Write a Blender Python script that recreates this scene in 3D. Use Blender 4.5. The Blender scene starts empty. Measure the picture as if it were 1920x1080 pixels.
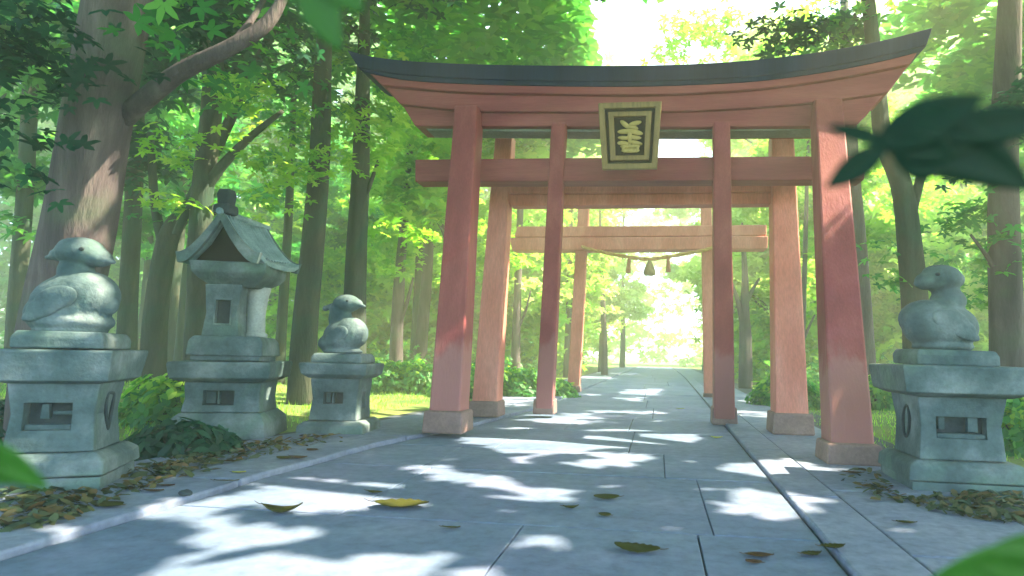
import bpy, bmesh, math, random
import numpy as np
from mathutils import Vector, Matrix, noise
R = math.radians
rng = np.random.default_rng(7); random.seed(7)
sc = bpy.context.scene
C = sc.collection

# ------------------------------------------------------------------ camera
FPX = 1200.0; CAMH = 1.3
YAW, PITCH, ROLL = R(7.4), R(5.9), R(1.2)
cd = bpy.data.cameras.new('camera'); cam = bpy.data.objects.new('camera', cd); C.objects.link(cam)
cd.sensor_width = 36.0; cd.lens = FPX/1920*36.0; cd.shift_x = -119/1920
cd.clip_start = 0.05; cd.clip_end = 600
CM = Matrix.Rotation(YAW, 3, 'Z') @ Matrix.Rotation(R(90)+PITCH, 3, 'X') @ Matrix.Rotation(ROLL, 3, 'Z')
CP = Vector((0, 0, CAMH))
cam.matrix_world = Matrix.Translation(CP) @ CM.to_4x4()
cd.dof.use_dof = True; cd.dof.focus_distance = 9.5; cd.dof.aperture_fstop = 1.8
sc.camera = cam
CMn = np.array(CM)
def ray(x, y): return CM @ Vector((x-1079, 540-y, -FPX))
def G(x, y, z=0.0):                     # pixel -> point on a level at height z
    d = ray(x, y); t = (z-CAMH)/d.z; return CP + d*t
def PY(x, y, Y):                        # pixel -> point in the plane Y
    d = ray(x, y); return CP + d*(Y/d.y)
def PD(x, y, dep):                      # pixel -> point at camera depth
    return CP + ray(x, y)*(dep/FPX)
def topx(P):                            # points (n,3) -> pixels
    q = (np.asarray(P)-np.array(CP)) @ CMn
    z = np.minimum(q[:, 2], -1e-3)
    return q[:, 0]/-z*FPX+1079, 540-q[:, 1]/-z*FPX

# ------------------------------------------------------------------ light
SAZ, SEL = R(80), R(49)                 # azimuth from +Y towards +X
SD = Vector((math.sin(SAZ)*math.cos(SEL), math.cos(SAZ)*math.cos(SEL), math.sin(SEL)))
SDn = np.array(SD)
w = bpy.data.worlds.new("World"); sc.world = w; w.use_nodes = True
nt = w.node_tree; nt.nodes.clear()
sky = nt.nodes.new('ShaderNodeTexSky'); sky.sky_type = 'NISHITA'; sky.sun_disc = False
sky.sun_elevation = SEL; sky.sun_rotation = SAZ; sky.dust_density = 1.0; sky.air_density = 1.0; sky.ozone_density = 2.5
bg = nt.nodes.new('ShaderNodeBackground'); bg.inputs[1].default_value = 0.15
wo = nt.nodes.new('ShaderNodeOutputWorld')
nt.links.new(sky.outputs[0], bg.inputs[0]); nt.links.new(bg.outputs[0], wo.inputs[0])
sl = bpy.data.lights.new('sun', 'SUN'); sl.energy = 5.0; sl.angle = R(0.5); sl.color = (1.0, .82, .56)
so = bpy.data.objects.new('sun', sl); C.objects.link(so)
so.rotation_euler = SD.to_track_quat('Z', 'Y').to_euler(); so.location = (20, 10, 40)
sc.view_settings.view_transform = 'Standard'; sc.view_settings.look = 'None'
sc.view_settings.gamma = 1; sc.view_settings.exposure = 3.05
sc.render.engine = 'CYCLES'
cy = sc.cycles
cy.max_bounces = 8; cy.diffuse_bounces = 4; cy.glossy_bounces = 2; cy.transmission_bounces = 5
cy.transparent_max_bounces = 4; cy.volume_bounces = 1
cy.use_denoising = True; cy.sample_clamp_indirect = 4.0

# ------------------------------------------------------------------ materials
def newmat(name):
    m = bpy.data.materials.new(name); m.use_nodes = True
    n = m.node_tree; n.nodes.clear()
    out = n.nodes.new('ShaderNodeOutputMaterial')
    return m, n, out
def N(n, t, **kw):
    nd = n.nodes.new(t)
    for k, v in kw.items(): setattr(nd, k, v)
    return nd
def ramp(n, fac, stops):
    r = N(n, 'ShaderNodeValToRGB'); e = r.color_ramp.elements
    while len(e) < len(stops): e.new(0.5)
    for i, (p, c) in enumerate(stops):
        e[i].position = p; e[i].color = (*c, 1)
    n.links.new(fac, r.inputs[0]); return r.outputs[0]
def mixc(n, fac, a, b, mode='MIX'):
    m = N(n, 'ShaderNodeMix', data_type='RGBA', blend_type=mode)
    if isinstance(fac, (int, float)): m.inputs[0].default_value = fac
    else: n.links.new(fac, m.inputs[0])
    for s, v in ((6, a), (7, b)):
        if isinstance(v, tuple): m.inputs[s].default_value = (*v, 1)
        else: n.links.new(v, m.inputs[s])
    return m.outputs[2]
def noisetex(n, scale, detail=4, co='Object', mapscale=None, rough=0.55, dist=0.0):
    tc = N(n, 'ShaderNodeTexCoord'); src = tc.outputs[co]
    if co == 'World':
        pass
    if mapscale:
        mp = N(n, 'ShaderNodeMapping'); mp.inputs['Scale'].default_value = mapscale
        n.links.new(src, mp.inputs[0]); src = mp.outputs[0]
    t = N(n, 'ShaderNodeTexNoise'); t.inputs['Scale'].default_value = scale
    t.inputs['Detail'].default_value = detail; t.inputs['Roughness'].default_value = rough
    t.inputs['Distortion'].default_value = dist
    n.links.new(src, t.inputs['Vector']); return t.outputs['Fac']
def surf(name, stops, scale=3, rough=.75, bump=.3, bscale=25, mapscale=None, extra=None, spec=.3, bdist=.02, fine=.16, worn=None):
    m, n, out = newmat(name)
    f = noisetex(n, scale, 5, mapscale=mapscale)
    col = ramp(n, f, stops)
    if extra:
        es, elo, ehi, ec, ea = extra
        f2 = noisetex(n, es, 3, dist=.6)
        k = ramp(n, f2, [(elo, (0, 0, 0)), (ehi, (ea, ea, ea))])
        col = mixc(n, k, col, ec)
    ff = noisetex(n, scale*9, 4, mapscale=tuple(v*(2.2 if v > 1 else 1) for v in mapscale) if mapscale else None, rough=.7)
    col = mixc(n, 1.0, col, ramp(n, ff, [(.32, (1-fine,)*3), (.5, (1, 1, 1)), (.70, (1+fine,)*3)]), 'MULTIPLY')
    if worn:                             # paint worn off towards the foot of a post
        tc = N(n, 'ShaderNodeTexCoord'); sx = N(n, 'ShaderNodeSeparateXYZ'); n.links.new(tc.outputs['Object'], sx.inputs[0])
        ad = N(n, 'ShaderNodeMath', operation='MULTIPLY_ADD'); n.links.new(noisetex(n, 1.6, 4, mapscale=(2, 2, .7)), ad.inputs[0]); ad.inputs[1].default_value = -2.4; n.links.new(sx.outputs[2], ad.inputs[2])
        k = ramp(n, ad.outputs[0], [(0.0, (.75,)*3), (.35, (0, 0, 0))]); col = mixc(n, k, col, worn)
    b = N(n, 'ShaderNodeBsdfPrincipled'); n.links.new(col, b.inputs['Base Color'])
    b.inputs['Roughness'].default_value = rough; b.inputs['Specular IOR Level'].default_value = spec
    bf = noisetex(n, bscale, 4, mapscale=mapscale)
    bp = N(n, 'ShaderNodeBump'); bp.inputs['Strength'].default_value = bump; bp.inputs['Distance'].default_value = bdist
    n.links.new(bf, bp.inputs['Height']); n.links.new(bp.outputs[0], b.inputs['Normal'])
    n.links.new(b.outputs[0], out.inputs[0]); return m
def leafmat(name, c1, c2, c3, trans=.5, gloss=.025):
    m, n, out = newmat(name)
    g = N(n, 'ShaderNodeNewGeometry')
    col = ramp(n, g.outputs['Random Per Island'], [(0, c1), (.5, c2), (1, c3)])
    f = noisetex(n, .55, 2, co='Object')
    col = mixc(n, ramp(n, f, [(.35, (0, 0, 0)), (.65, (.55, .55, .55))]), col, c1)
    d = N(n, 'ShaderNodeBsdfDiffuse'); t = N(n, 'ShaderNodeBsdfTranslucent')
    n.links.new(col, d.inputs[0])
    tcol = mixc(n, 1.0, col, (1.0, 1.0, .7), 'MULTIPLY')
    n.links.new(tcol, t.inputs[0])
    mx = N(n, 'ShaderNodeMixShader'); mx.inputs[0].default_value = trans
    n.links.new(d.outputs[0], mx.inputs[1]); n.links.new(t.outputs[0], mx.inputs[2])
    gl = N(n, 'ShaderNodeBsdfGlossy'); gl.inputs['Roughness'].default_value = .45
    m2 = N(n, 'ShaderNodeMixShader'); m2.inputs[0].default_value = gloss
    n.links.new(mx.outputs[0], m2.inputs[1]); n.links.new(gl.outputs[0], m2.inputs[2])
    n.links.new(m2.outputs[0], out.inputs[0]); return m
M = {}
M['stone'] = surf('mossy_granite', [(.3, (.028, .062, .072)), (.5, (.075, .122, .137)), (.72, (.21, .26, .28))], 2.0, .8, .5, 24,
                  extra=(1.4, .5, .72, (.11, .22, .16), .6))
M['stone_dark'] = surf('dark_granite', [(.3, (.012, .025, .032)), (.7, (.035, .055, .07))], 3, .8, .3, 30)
M['bright_gap'] = surf('bright_gap_tone', [(.3, (.26, .31, .32)), (.7, (.40, .45, .44))], 3, .7, .2, 30)  # pale tone standing in for the bright gap beside the lantern chamber
M['slate'] = surf('slate_roof', [(.3, (.10, .19, .22)), (.7, (.24, .36, .40))], 4, .5, .3, 20, spec=.5)
M['red'] = surf('faded_red_paint', [(.25, (.19, .038, .048)), (.5, (.26, .058, .066)), (.75, (.35, .10, .10))], 1.3, .62, .25, 14,
                mapscale=(2.5, 2.5, .35), extra=(1.1, .55, .75, (.36, .10, .14), .5), worn=(.33, .15, .15))
M['red_h'] = surf('faded_red_board', [(.25, (.19, .038, .048)), (.5, (.25, .055, .063)), (.75, (.33, .095, .095))], 1.3, .62, .25, 14,
                mapscale=(.35, 2.5, 2.5), extra=(.8, .55, .75, (.26, .09, .07), .5))
M['orange'] = surf('sunlit_vermilion', [(.25, (.46, .15, .115)), (.5, (.56, .21, .165)), (.75, (.64, .29, .235))], 1.3, .6, .2, 14, mapscale=(1.5, 1.5, .5))  # vermilion lightened in the colour to stand in for sunlight on the rear gates
M['blue_roof'] = surf('blue_black_roof', [(.3, (.008, .013, .04)), (.6, (.016, .027, .07)), (.8, (.04, .07, .14))], 2.0, .6, .15, 10,
                mapscale=(1.2, 1, .1), spec=.1)
M['footing'] = surf('grey_brown_footing', [(.3, (.16, .105, .105)), (.7, (.27, .19, .18))], 2.5, .8, .3, 25)
M['soffit'] = surf('grey_green_soffit', [(.3, (.14, .17, .15)), (.7, (.22, .25, .22))], 2, .8, .2, 20)
M['gold'] = surf('old_gold_wood', [(.3, (.13, .085, .025)), (.7, (.25, .17, .055))], 3, .5, .25, 18, mapscale=(6, 6, 1), spec=.5)
M['gold2'] = surf('olive_gold', [(.3, (.30, .24, .06)), (.7, (.46, .35, .12))], 9, .45, .2, 20, spec=.5)
M['panel'] = surf('black_lacquer', [(.3, (.004, .005, .006)), (.7, (.009, .012, .011))], 3, .7, .1, 20, spec=.08)
M['rope'] = surf('straw_rope', [(.3, (.40, .25, .08)), (.7, (.55, .37, .15))], 12, .9, .4, 40)
M['tassel'] = surf('russet_tassel', [(.3, (.36, .17, .09)), (.7, (.48, .26, .15))], 12, .9, .4, 40)
M['straw'] = surf('dull_straw', [(.3, (.26, .22, .11)), (.7, (.38, .33, .18))], 12, .9, .4, 40, mapscale=(6, 6, 1))
M['bark'] = surf('grey_violet_bark', [(.3, (.04, .033, .042)), (.55, (.085, .07, .078)), (.8, (.17, .145, .145))], 1.6, .85, .6, 9,
                 mapscale=(3, 3, .5), extra=(1.2, .5, .7, (.06, .11, .06), .5), bdist=.04)
M['bark_green'] = surf('mossy_bark', [(.3, (.02, .032, .028)), (.55, (.045, .055, .042)), (.8, (.095, .085, .06))], 1.6, .85, .6, 9,
                 mapscale=(3, 3, .5), extra=(1.2, .45, .65, (.02, .07, .045), .6), bdist=.04)
M['moss'] = surf('mossy_ground', [(.3, (.05, .11, .035)), (.5, (.12, .2, .05)), (.7, (.24, .30, .07))], .55, .95, .5, 18, bdist=.05,
                 extra=(.25, .5, .7, (.20, .15, .07), .4))
M['paving'] = surf('blue_grey_paving', [(.25, (.08, .132, .23)), (.5, (.125, .18, .29)), (.75, (.185, .245, .36))], .8, .7, .45, 16, fine=.22,
                 extra=(.5, .48, .7, (.20, .22, .37), .6), bdist=.012)
M['kerb'] = surf('pale_kerb_stone', [(.25, (.12, .16, .265)), (.5, (.165, .21, .32)), (.75, (.225, .265, .36))], 1.0, .7, .45, 16, fine=.25, bdist=.012)
M['joint'] = surf('dark_joint_earth', [(.3, (.03, .045, .06)), (.7, (.08, .10, .12))], 6, .95, .4, 30)
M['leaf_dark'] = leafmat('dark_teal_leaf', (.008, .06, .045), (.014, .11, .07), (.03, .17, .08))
M['leaf_mid'] = leafmat('green_leaf', (.03, .22, .07), (.08, .40, .08), (.24, .60, .09), .58)
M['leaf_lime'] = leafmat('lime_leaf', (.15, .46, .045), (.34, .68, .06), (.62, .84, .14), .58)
M['leaf_pale'] = leafmat('pale_lime_leaf', (.38, .60, .14), (.55, .76, .22), (.72, .86, .40), .55)  # dark-to-pale leaf set carries shade and backlight in its colours
M['leaf_canopy'] = leafmat('canopy_leaf', (.05, .28, .05), (.10, .42, .06), (.25, .60, .09), .42)
M['litter'] = leafmat('fallen_leaf_mix', (.035, .07, .05), (.10, .12, .05), (.22, .12, .05), .1)
M['olive_leaf'] = leafmat('olive_fallen_leaf', (.035, .045, .010), (.055, .06, .014), (.05, .06, .014), .1)
M['brown_leaf'] = leafmat('brown_fallen_leaf', (.06, .035, .02), (.08, .045, .025), (.07, .04, .02), .1)
M['green_leaf'] = leafmat('fresh_near_leaf', (.02, .10, .015), (.06, .25, .02), (.12, .36, .03), .5)
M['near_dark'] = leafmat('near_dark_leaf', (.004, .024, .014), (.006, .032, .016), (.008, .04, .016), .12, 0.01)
M['yellow_leaf'] = leafmat('yellow_leaf', (.5, .5, .08), (.6, .6, .12), (.55, .6, .12), .3)

# ------------------------------------------------------------------ mesh helpers
def tag(o, label=None, cat=None, group=None, kind=None):
    if label: o['label'] = label
    if cat: o['category'] = cat
    if group: o['group'] = group
    if kind: o['kind'] = kind
    return o
def empty(name, loc=(0, 0, 0), rz=0, **kw):
    o = bpy.data.objects.new(name, None); C.objects.link(o); o.location = loc; o.rotation_euler.z = rz
    o.empty_display_size = .2
    return tag(o, **kw)
def link(name, me, mat, parent=None, smooth=False, **kw):
    if mat is not None: me.materials.append(mat)
    if smooth: me.polygons.foreach_set('use_smooth', [True]*len(me.polygons))
    o = bpy.data.objects.new(name, me); C.objects.link(o)
    if parent is not None:
        o.parent = parent
    return tag(o, **kw)
class MB:
    def __init__(s): s.v = []; s.f = []
    def add(s, vs, fs, mat=None):
        b = len(s.v); s.v += [tuple((mat @ Vector(v)) if mat else v) for v in vs]
        s.f += [tuple(i+b for i in f) for f in fs]; return s
    def box(s, x0, x1, y0, y1, z0, z1, mat=None):
        v = [(x, y, z) for z in (z0, z1) for x, y in ((x0, y0), (x1, y0), (x1, y1), (x0, y1))]
        return s.add(v, [(3, 2, 1, 0), (4, 5, 6, 7), (0, 1, 5, 4), (1, 2, 6, 5), (2, 3, 7, 6), (3, 0, 4, 7)], mat)
    def frustum(s, levels, mat=None):   # levels: (z, half x, half y[, dx, dy])
        v = []
        for L in levels:
            z, a, b = L[:3]; dx, dy = (L[3], L[4]) if len(L) > 3 else (0, 0)
            v += [(dx-a, dy-b, z), (dx+a, dy-b, z), (dx+a, dy+b, z), (dx-a, dy+b, z)]
        f = [(3, 2, 1, 0)]
        for k in range(len(levels)-1):
            o = 4*k
            f += [(o+i, o+(i+1) % 4, o+4+(i+1) % 4, o+4+i) for i in range(4)]
        o = 4*(len(levels)-1); f.append((o, o+1, o+2, o+3))
        return s.add(v, f, mat)
    def loft(s, rings, cap=True, mat=None):
        n = len(rings[0]); v = [p for r in rings for p in r]; f = []
        for k in range(len(rings)-1):
            f += [(k*n+i, k*n+(i+1) % n, (k+1)*n+(i+1) % n, (k+1)*n+i) for i in range(n)]
        if cap: f += [tuple(reversed(range(n))), tuple((len(rings)-1)*n+i for i in range(n))]
        return s.add(v, f, mat)
    def tube(s, pts, rad, n=10, wob=0.0, seed=0):
        pts = [Vector(p) for p in pts]; rings = []
        for i, p in enumerate(pts):
            t = (pts[min(i+1, len(pts)-1)]-pts[max(i-1, 0)]).normalized()
            a = t.cross(Vector((0, 1, 0)));
            if a.length < .2: a = t.cross(Vector((1, 0, 0)))
            a.normalize(); b = t.cross(a).normalized(); r = rad[i]; ring = []
            for k in range(n):
                th = 2*math.pi*k/n
                rr = r*(1+wob*noise.noise(Vector((math.cos(th)*1.3+seed, math.sin(th)*1.3, p.length*.55))))
                ring.append(tuple(p+(a*math.cos(th)+b*math.sin(th))*rr))
            rings.append(ring)
        return s.loft(rings)
    def lathe(s, prof, n=20, mat=None):
        rings = [[(r*math.cos(2*math.pi*k/n), r*math.sin(2*math.pi*k/n), z) for k in range(n)] for r, z in prof]
        return s.loft(rings, True, mat)
    def ball(s, c, r, rot=None, seg=20, rg=12):
        m = Matrix.Translation(c) @ (rot.to_4x4() if rot else Matrix.Identity(4)) @ Matrix.Diagonal((*r, 1))
        v = [(0, 0, -1)]; f = []
        for i in range(1, rg):
            ph = math.pi*i/rg-math.pi/2
            v += [(math.cos(ph)*math.cos(2*math.pi*k/seg), math.cos(ph)*math.sin(2*math.pi*k/seg), math.sin(ph)) for k in range(seg)]
        v.append((0, 0, 1)); L = len(v)-1
        for k in range(seg):
            f.append((0, 1+(k+1) % seg, 1+k)); f.append((L, L-seg+k, L-seg+(k+1) % seg))
            for i in range(rg-2):
                o = 1+i*seg; f.append((o+k, o+(k+1) % seg, o+seg+(k+1) % seg, o+seg+k))
        return s.add(v, f, m)
    def build(s, name, mat, parent=None, smooth=False, bevel=0, seg=2, **kw):
        me = bpy.data.meshes.new(name); me.from_pydata(s.v, [], s.f)
        bm = bmesh.new(); bm.from_mesh(me); bmesh.ops.recalc_face_normals(bm, faces=bm.faces); bm.to_mesh(me); bm.free()
        o = link(name, me, mat, parent, smooth, **kw)
        if bevel:
            m = o.modifiers.new('bevel', 'BEVEL'); m.width = bevel; m.segments = seg; m.limit_method = 'ANGLE'; m.angle_limit = R(25)
            m.harden_normals = False
        return o
def bake(o):                            # apply modifiers into the mesh
    dg = bpy.context.evaluated_depsgraph_get(); dg.update()
    me = bpy.data.meshes.new_from_object(o.evaluated_get(dg)); o.modifiers.clear(); o.data = me; return o
def cut(o, cutter_mb):
    c = cutter_mb.build('cutter', None); c.parent = o.parent
    m = o.modifiers.new('cut', 'BOOLEAN'); m.operation = 'DIFFERENCE'; m.object = c; m.solver = 'EXACT'
    bake(o); bpy.data.objects.remove(c)
def rough_up(o, amp=.012, freq=2.5):    # hand-cut unevenness
    me = o.data; seed = random.random()*50
    for v in me.vertices:
        p = v.co*freq+Vector((seed, 0, 0)); v.co += Vector((noise.noise(p), noise.noise(p+Vector((9, 0, 0))), noise.noise(p+Vector((0, 9, 0)))))*amp*2

# ------------------------------------------------------------------ leaves
def lobes(n, spread, wid, start=0.0, lens=None):   # n pointed lobes round a centre
    v = [(0, 0, 0)]; f = []
    for i in range(n):
        a = start+(-spread/2+spread*i/(n-1) if spread < 6.2 else spread*i/n); L = lens[i] if lens else 1
        c, s_ = math.cos(a), math.sin(a)
        def P(l, w_, z): return (c*l-s_*w_, s_*l+c*w_, z)
        b = len(v); v += [P(.35*L, -wid, .03), P(.75*L, -wid*.75, .0), P(L, 0, -.10), P(.75*L, wid*.75, 0), P(.35*L, wid, .03)]
        f.append((0, b, b+1, b+2, b+3, b+4))
    return np.array(v), f
MAPLE = lobes(5, R(230), .17, lens=[.62, .9, 1, .9, .62])
SPRAY = lobes(4, R(200), .15, lens=[.8, 1, .95, .7])
OVATE = (np.array([(-1, 0, 0), (-.45, -.42, .05), (.3, -.38, .05), (1, 0, -.1), (.3, .38, .05), (-.45, .42, .05)]), [(0, 1, 2, 3, 4, 5)])
def mesh_leaves(name, pos, size, tmpl, tilt=.5, seed=1, up=None):
    r = np.random.default_rng(seed); n = len(pos); tv, tf = tmpl; k = len(tv)
    nz = r.normal(0, tilt, (n, 3)); nz[:, 2] = 1.0
    if up is not None: nz[:, :2] += up[:, :2]*1.0; nz[:, 2] = np.where(np.abs(up[:, 2]) > .2, 1.0, .5)
    nz /= np.linalg.norm(nz, axis=1)[:, None]
    a = r.uniform(0, 2*math.pi, n); h = np.stack([np.cos(a), np.sin(a), 0*a], 1)
    x = np.cross(nz, h); x /= np.linalg.norm(x, axis=1)[:, None]; y = np.cross(nz, x)
    B = np.stack([x, y, nz], 2)                         # n,3,3
    V = pos[:, None, :]+np.einsum('nij,kj->nki', B, tv)*size[:, None, None]
    me = bpy.data.meshes.new(name); V = V.reshape(-1, 3)
    fl = np.array([i for f in tf for i in f]); nl = len(fl); sizes = np.array([len(f) for f in tf])
    loops = (fl[None, :]+(np.arange(n)*k)[:, None]).reshape(-1)
    me.vertices.add(len(V)); me.vertices.foreach_set('co', V.reshape(-1).astype(np.float32))
    me.loops.add(len(loops)); me.loops.foreach_set('vertex_index', loops.astype(np.int32))
    tot = np.tile(sizes, n); st = np.concatenate([[0], np.cumsum(tot)[:-1]])
    me.polygons.add(len(tot)); me.polygons.foreach_set('loop_start', st.astype(np.int32))
    me.update(calc_edges=True); me.validate()
    return me

# sun patches of the photograph: gaps in the leaf roof through which the sun reaches a surface
def pip(x, y, poly):
    ins = np.zeros(len(x), bool); j = len(poly)-1
    for i in range(len(poly)):
        xi, yi = poly[i]; xj, yj = poly[j]
        c = ((yi > y) != (yj > y)) & (x < (xj-xi)*(y-yi)/((yj-yi) or 1e-9)+xi)
        ins ^= c; j = i
    return ins
GROUND_GAPS = [
 [(255, 950), (330, 938), (375, 943), (400, 965), (470, 972), (590, 983), (590, 1000), (560, 1018), (470, 1022), (350, 1032), (415, 1005), (400, 985), (300, 970)],
 [(412, 938), (500, 900), (610, 893), (700, 900), (808, 920), (800, 937), (700, 948), (600, 953), (520, 942)],
 [(200, 1090), (330, 1050), (480, 1040), (640, 1052), (630, 1030), (700, 1023), (760, 1038), (930, 1050), (930, 1062), (790, 1090)],
 [(755, 868), (830, 862), (850, 876), (960, 900), (940, 910), (830, 896)],
 [(925, 925), (1020, 916), (1045, 903), (1085, 920), (1040, 938), (980, 948)],
 [(942, 1000), (1000, 989), (1078, 1010), (1040, 1023), (952, 1018)],
 [(870, 821), (960, 800), (1050, 795), (985, 777), (1120, 773), (1215, 775), (1215, 781), (1350, 788), (1372, 810), (1290, 805), (1295, 832), (1155, 834), (1150, 818), (1050, 815), (1138, 832), (1040, 847), (960, 840)],
 [(1078, 864), (1150, 848), (1220, 855), (1200, 869), (1100, 872)],
 [(1372, 872), (1430, 860), (1540, 866), (1575, 886), (1500, 890), (1400, 887)],
 [(1338, 944), (1450, 923), (1530, 916), (1603, 937), (1500, 952), (1440, 964), (1370, 954)],
 [(1592, 999), (1660, 988), (1728, 995), (1700, 1010), (1620, 1012)],
 [(1120, 769), (1240, 756), (1242, 772)], [(1170, 737), (1195, 722), (1236, 727), (1230, 739)], [(1160, 744), (1198, 741), (1198, 751)],
 [(970, 857), (1000, 853), (1000, 863), (975, 866)],
 # lit moss and grass
 [(520, 752), (640, 742), (690, 752), (590, 762), (560, 775), (520, 770)], [(690, 742), (800, 735), (800, 750), (740, 762), (800, 770), (790, 785), (700, 778), (725, 765), (690, 760)],
 [(945, 748), (1010, 738), (1010, 748), (960, 757)], [(1385, 738), (1500, 736), (1530, 748), (1480, 756), (1400, 752)], [(1385, 765), (1440, 762), (1440, 790), (1400, 790)],
 [(1600, 730), (1690, 742), (1700, 760), (1620, 762)], [(1610, 778), (1690, 775), (1690, 805), (1650, 795)], [(1520, 770), (1545, 770), (1545, 800), (1520, 798)],
]
PLANE_GAPS = []                         # (point, normal, pixel polygon)
def ray_gap(x, y, dep, r_px): PLANE_GAPS.append((np.array(PD(x, y, dep)), r_px*dep/FPX+.20))
for a_ in [(235, 265, 7.3, 34), (200, 325, 7.25, 44), (235, 318, 7.3, 44), (205, 390, 7.2, 30), (222, 430, 7.2, 30), (375, 122, 7.3, 16), (330, 138, 7.3, 10),
           (165, 470, 5.8, 24), (190, 545, 5.8, 24), (215, 665, 5.5, 14), (655, 585, 10, 18), (660, 625, 10, 18), (1745, 520, 6.6, 22), (1735, 585, 6.6, 24), (1720, 655, 6.6, 12),
           (505, 465, 8.9, 16), (530, 500, 8.7, 16), (470, 430, 9, 10), (285, 695, 8.0, 34), (470, 270, 13, 30), (510, 225, 13, 24), (382, 430, 13, 16),
           (885, 560, 10, 8), (1180, 660, 21, 10)]: ray_gap(*a_)
def gap_mask(P):
    hit = np.zeros(len(P), bool)
    ring = lambda q, n=8: [(0, 0, 0)]+[(q*math.cos(2*math.pi*i/n), q*math.sin(2*math.pi*i/n), 0) for i in range(n)]
    for far, o in [(.3, q) for q in ring(.09)]+[(4.8, q) for q in ring(.15)]+[(8.2, q) for q in ring(.27, 10)]:
        Q = P+np.array(o)
        g = Q-SDn*((Q[:, 2]-.03)/SDn[2])[:, None]
        x, y = topx(g); fr = (g-np.array(CP))@CMn[:, 2] < -far
        for poly in GROUND_GAPS: hit |= pip(x, y, poly) & fr
    for pt, rad in PLANE_GAPS:
        d = P-pt; t = d@SDn; hit |= (np.linalg.norm(d-t[:, None]*SDn, axis=1) < rad) & (t > .6)
    return hit

# ------------------------------------------------------------------ ground, paving
gm = MB(); nx, ny = 90, 90
gv = []; gf = []
def axis(n, lim): return [math.copysign((abs(t))**2.2*lim, t) for t in np.linspace(-1, 1, n)]
xs, ys = axis(nx, 200), axis(ny, 200)
for j in range(ny):
    for i in range(nx):
        x, y = xs[i]-.5, ys[j]+10
        side = max(0, abs(x+.6)-6.2)
        z = -.06+min(side*.05, .35)+.10*noise.noise(Vector((x*.25, y*.25, 0)))*min(1, side)
        gv.append((x, y, z))
for j in range(ny-1):
    for i in range(nx-1):
        a = j*nx+i; gf.append((a, a+1, a+nx+1, a+nx))
gm.add(gv, gf); gm.build('ground', M['moss'], smooth=True, kind='structure')
def gz(x, y):
    side = max(0, abs(x+.6)-6.2)
    return -.06+min(side*.05, .35)+.10*noise.noise(Vector((x*.25, y*.25, 0)))*min(1, side)

def edgeL(y):                           # wobbling left edge of the centre path
    k = [(0, -3.9), (6, -3.88), (8.5, -3.75), (11, -3.2), (15, -2.8), (60, -2.3)]
    for (a, xa), (b, xb) in zip(k, k[1:]):
        if y <= b: base = xa+(xb-xa)*(max(y, a)-a)/(b-a); break
    else: base = -2.3
    return base+.05*noise.noise(Vector((y*.9, 3, 0)))+.03*noise.noise(Vector((y*2.7, 8, 0)))
def edgeR(y): return 1.1+min(y, 40)*.014
bed = MB(); Y0, Y1 = -6, 75
yy = list(np.arange(Y0, Y1, 1.0))
bed.loft([[(edgeL(y)-2.3, y, -.30), (edgeR(y)+2.5, y, -.30), (edgeR(y)+2.5, y, -.028), (edgeL(y)-2.3, y, -.028)] for y in yy])
bed.build('path_bed', M['joint'], kind='structure')
def slab(mb, xa, xb, ya, yb, z, gap=.012, sub=6):
    # one slab whose long sides may follow a function of y
    n = max(1, int((yb-ya)/.35)); rings = []
    for i in range(n+1):
        y = ya+gap+.006+(yb-ya-2*gap-.012)*i/n
        l = (xa(y) if callable(xa) else xa)+gap; r_ = (xb(y) if callable(xb) else xb)-gap
        rings.append([(l, y, z-.2), (r_, y, z-.2), (r_, y, z), (l, y, z)])
    mb.loft(rings)
rows = [-6, -3.5, -1.2, 1.0, 3.05, 4.95, 7.1, 8.75, 11.2, 13.5, 16.2, 19, 22, 25.5, 29, 33, 38, 44, 52, 62, 75]
pth = MB(); r = random.Random(4)
for a, b in zip(rows, rows[1:]):
    cuts = sorted([-2.1+r.uniform(-.6, .6), -.1+r.uniform(-.5, .6)])
    if 4 < a < 6: cuts = [-2.5, .42]
    if 3 < a < 4: cuts = [-1.0, .3]
    xsx = [edgeL]+cuts+[edgeR]
    for p, q in zip(xsx, xsx[1:]): slab(pth, p, q, a, b, r.uniform(-.002, .002), gap=r.uniform(.003, .008))
pth.build('path', M['paving'], bevel=.008, kind='structure')
kb = MB()
y = -6
while y < 70:
    L = r.uniform(2.2, 3.4); slab(kb, lambda t: edgeR(t)+.02, lambda t: edgeR(t)+.5, y, y+L, .035, gap=.006); y += L
kb.build('kerb', M['kerb'], bevel=.02, kind='structure')
kb = MB(); y = -6
while y < 70:
    L = r.uniform(2.0, 3.8)
    slab(kb, lambda t: edgeL(t)-.72, lambda t: edgeL(t)-.02, y, y+L, .055, gap=.006); y += L
kb.build('kerb', M['kerb'], bevel=.025, kind='structure')
sd = MB(); y = -6
while y < 70:
    L = r.uniform(1.6, 2.6)
    slab(sd, lambda t: edgeR(t)+.52, lambda t: edgeR(t)+1.75-.03*noise.noise(Vector((t, 0, 0))), y, y+L, .012, gap=.006); y += L
y = -6
while y < 70:
    L = r.uniform(1.6, 2.6)
    slab(sd, lambda t: edgeL(t)-1.75, lambda t: edgeL(t)-.74, y, y+L, .045, gap=.006); y += L
sd.build('side_paving', M['kerb'], bevel=.012, kind='structure')

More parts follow.
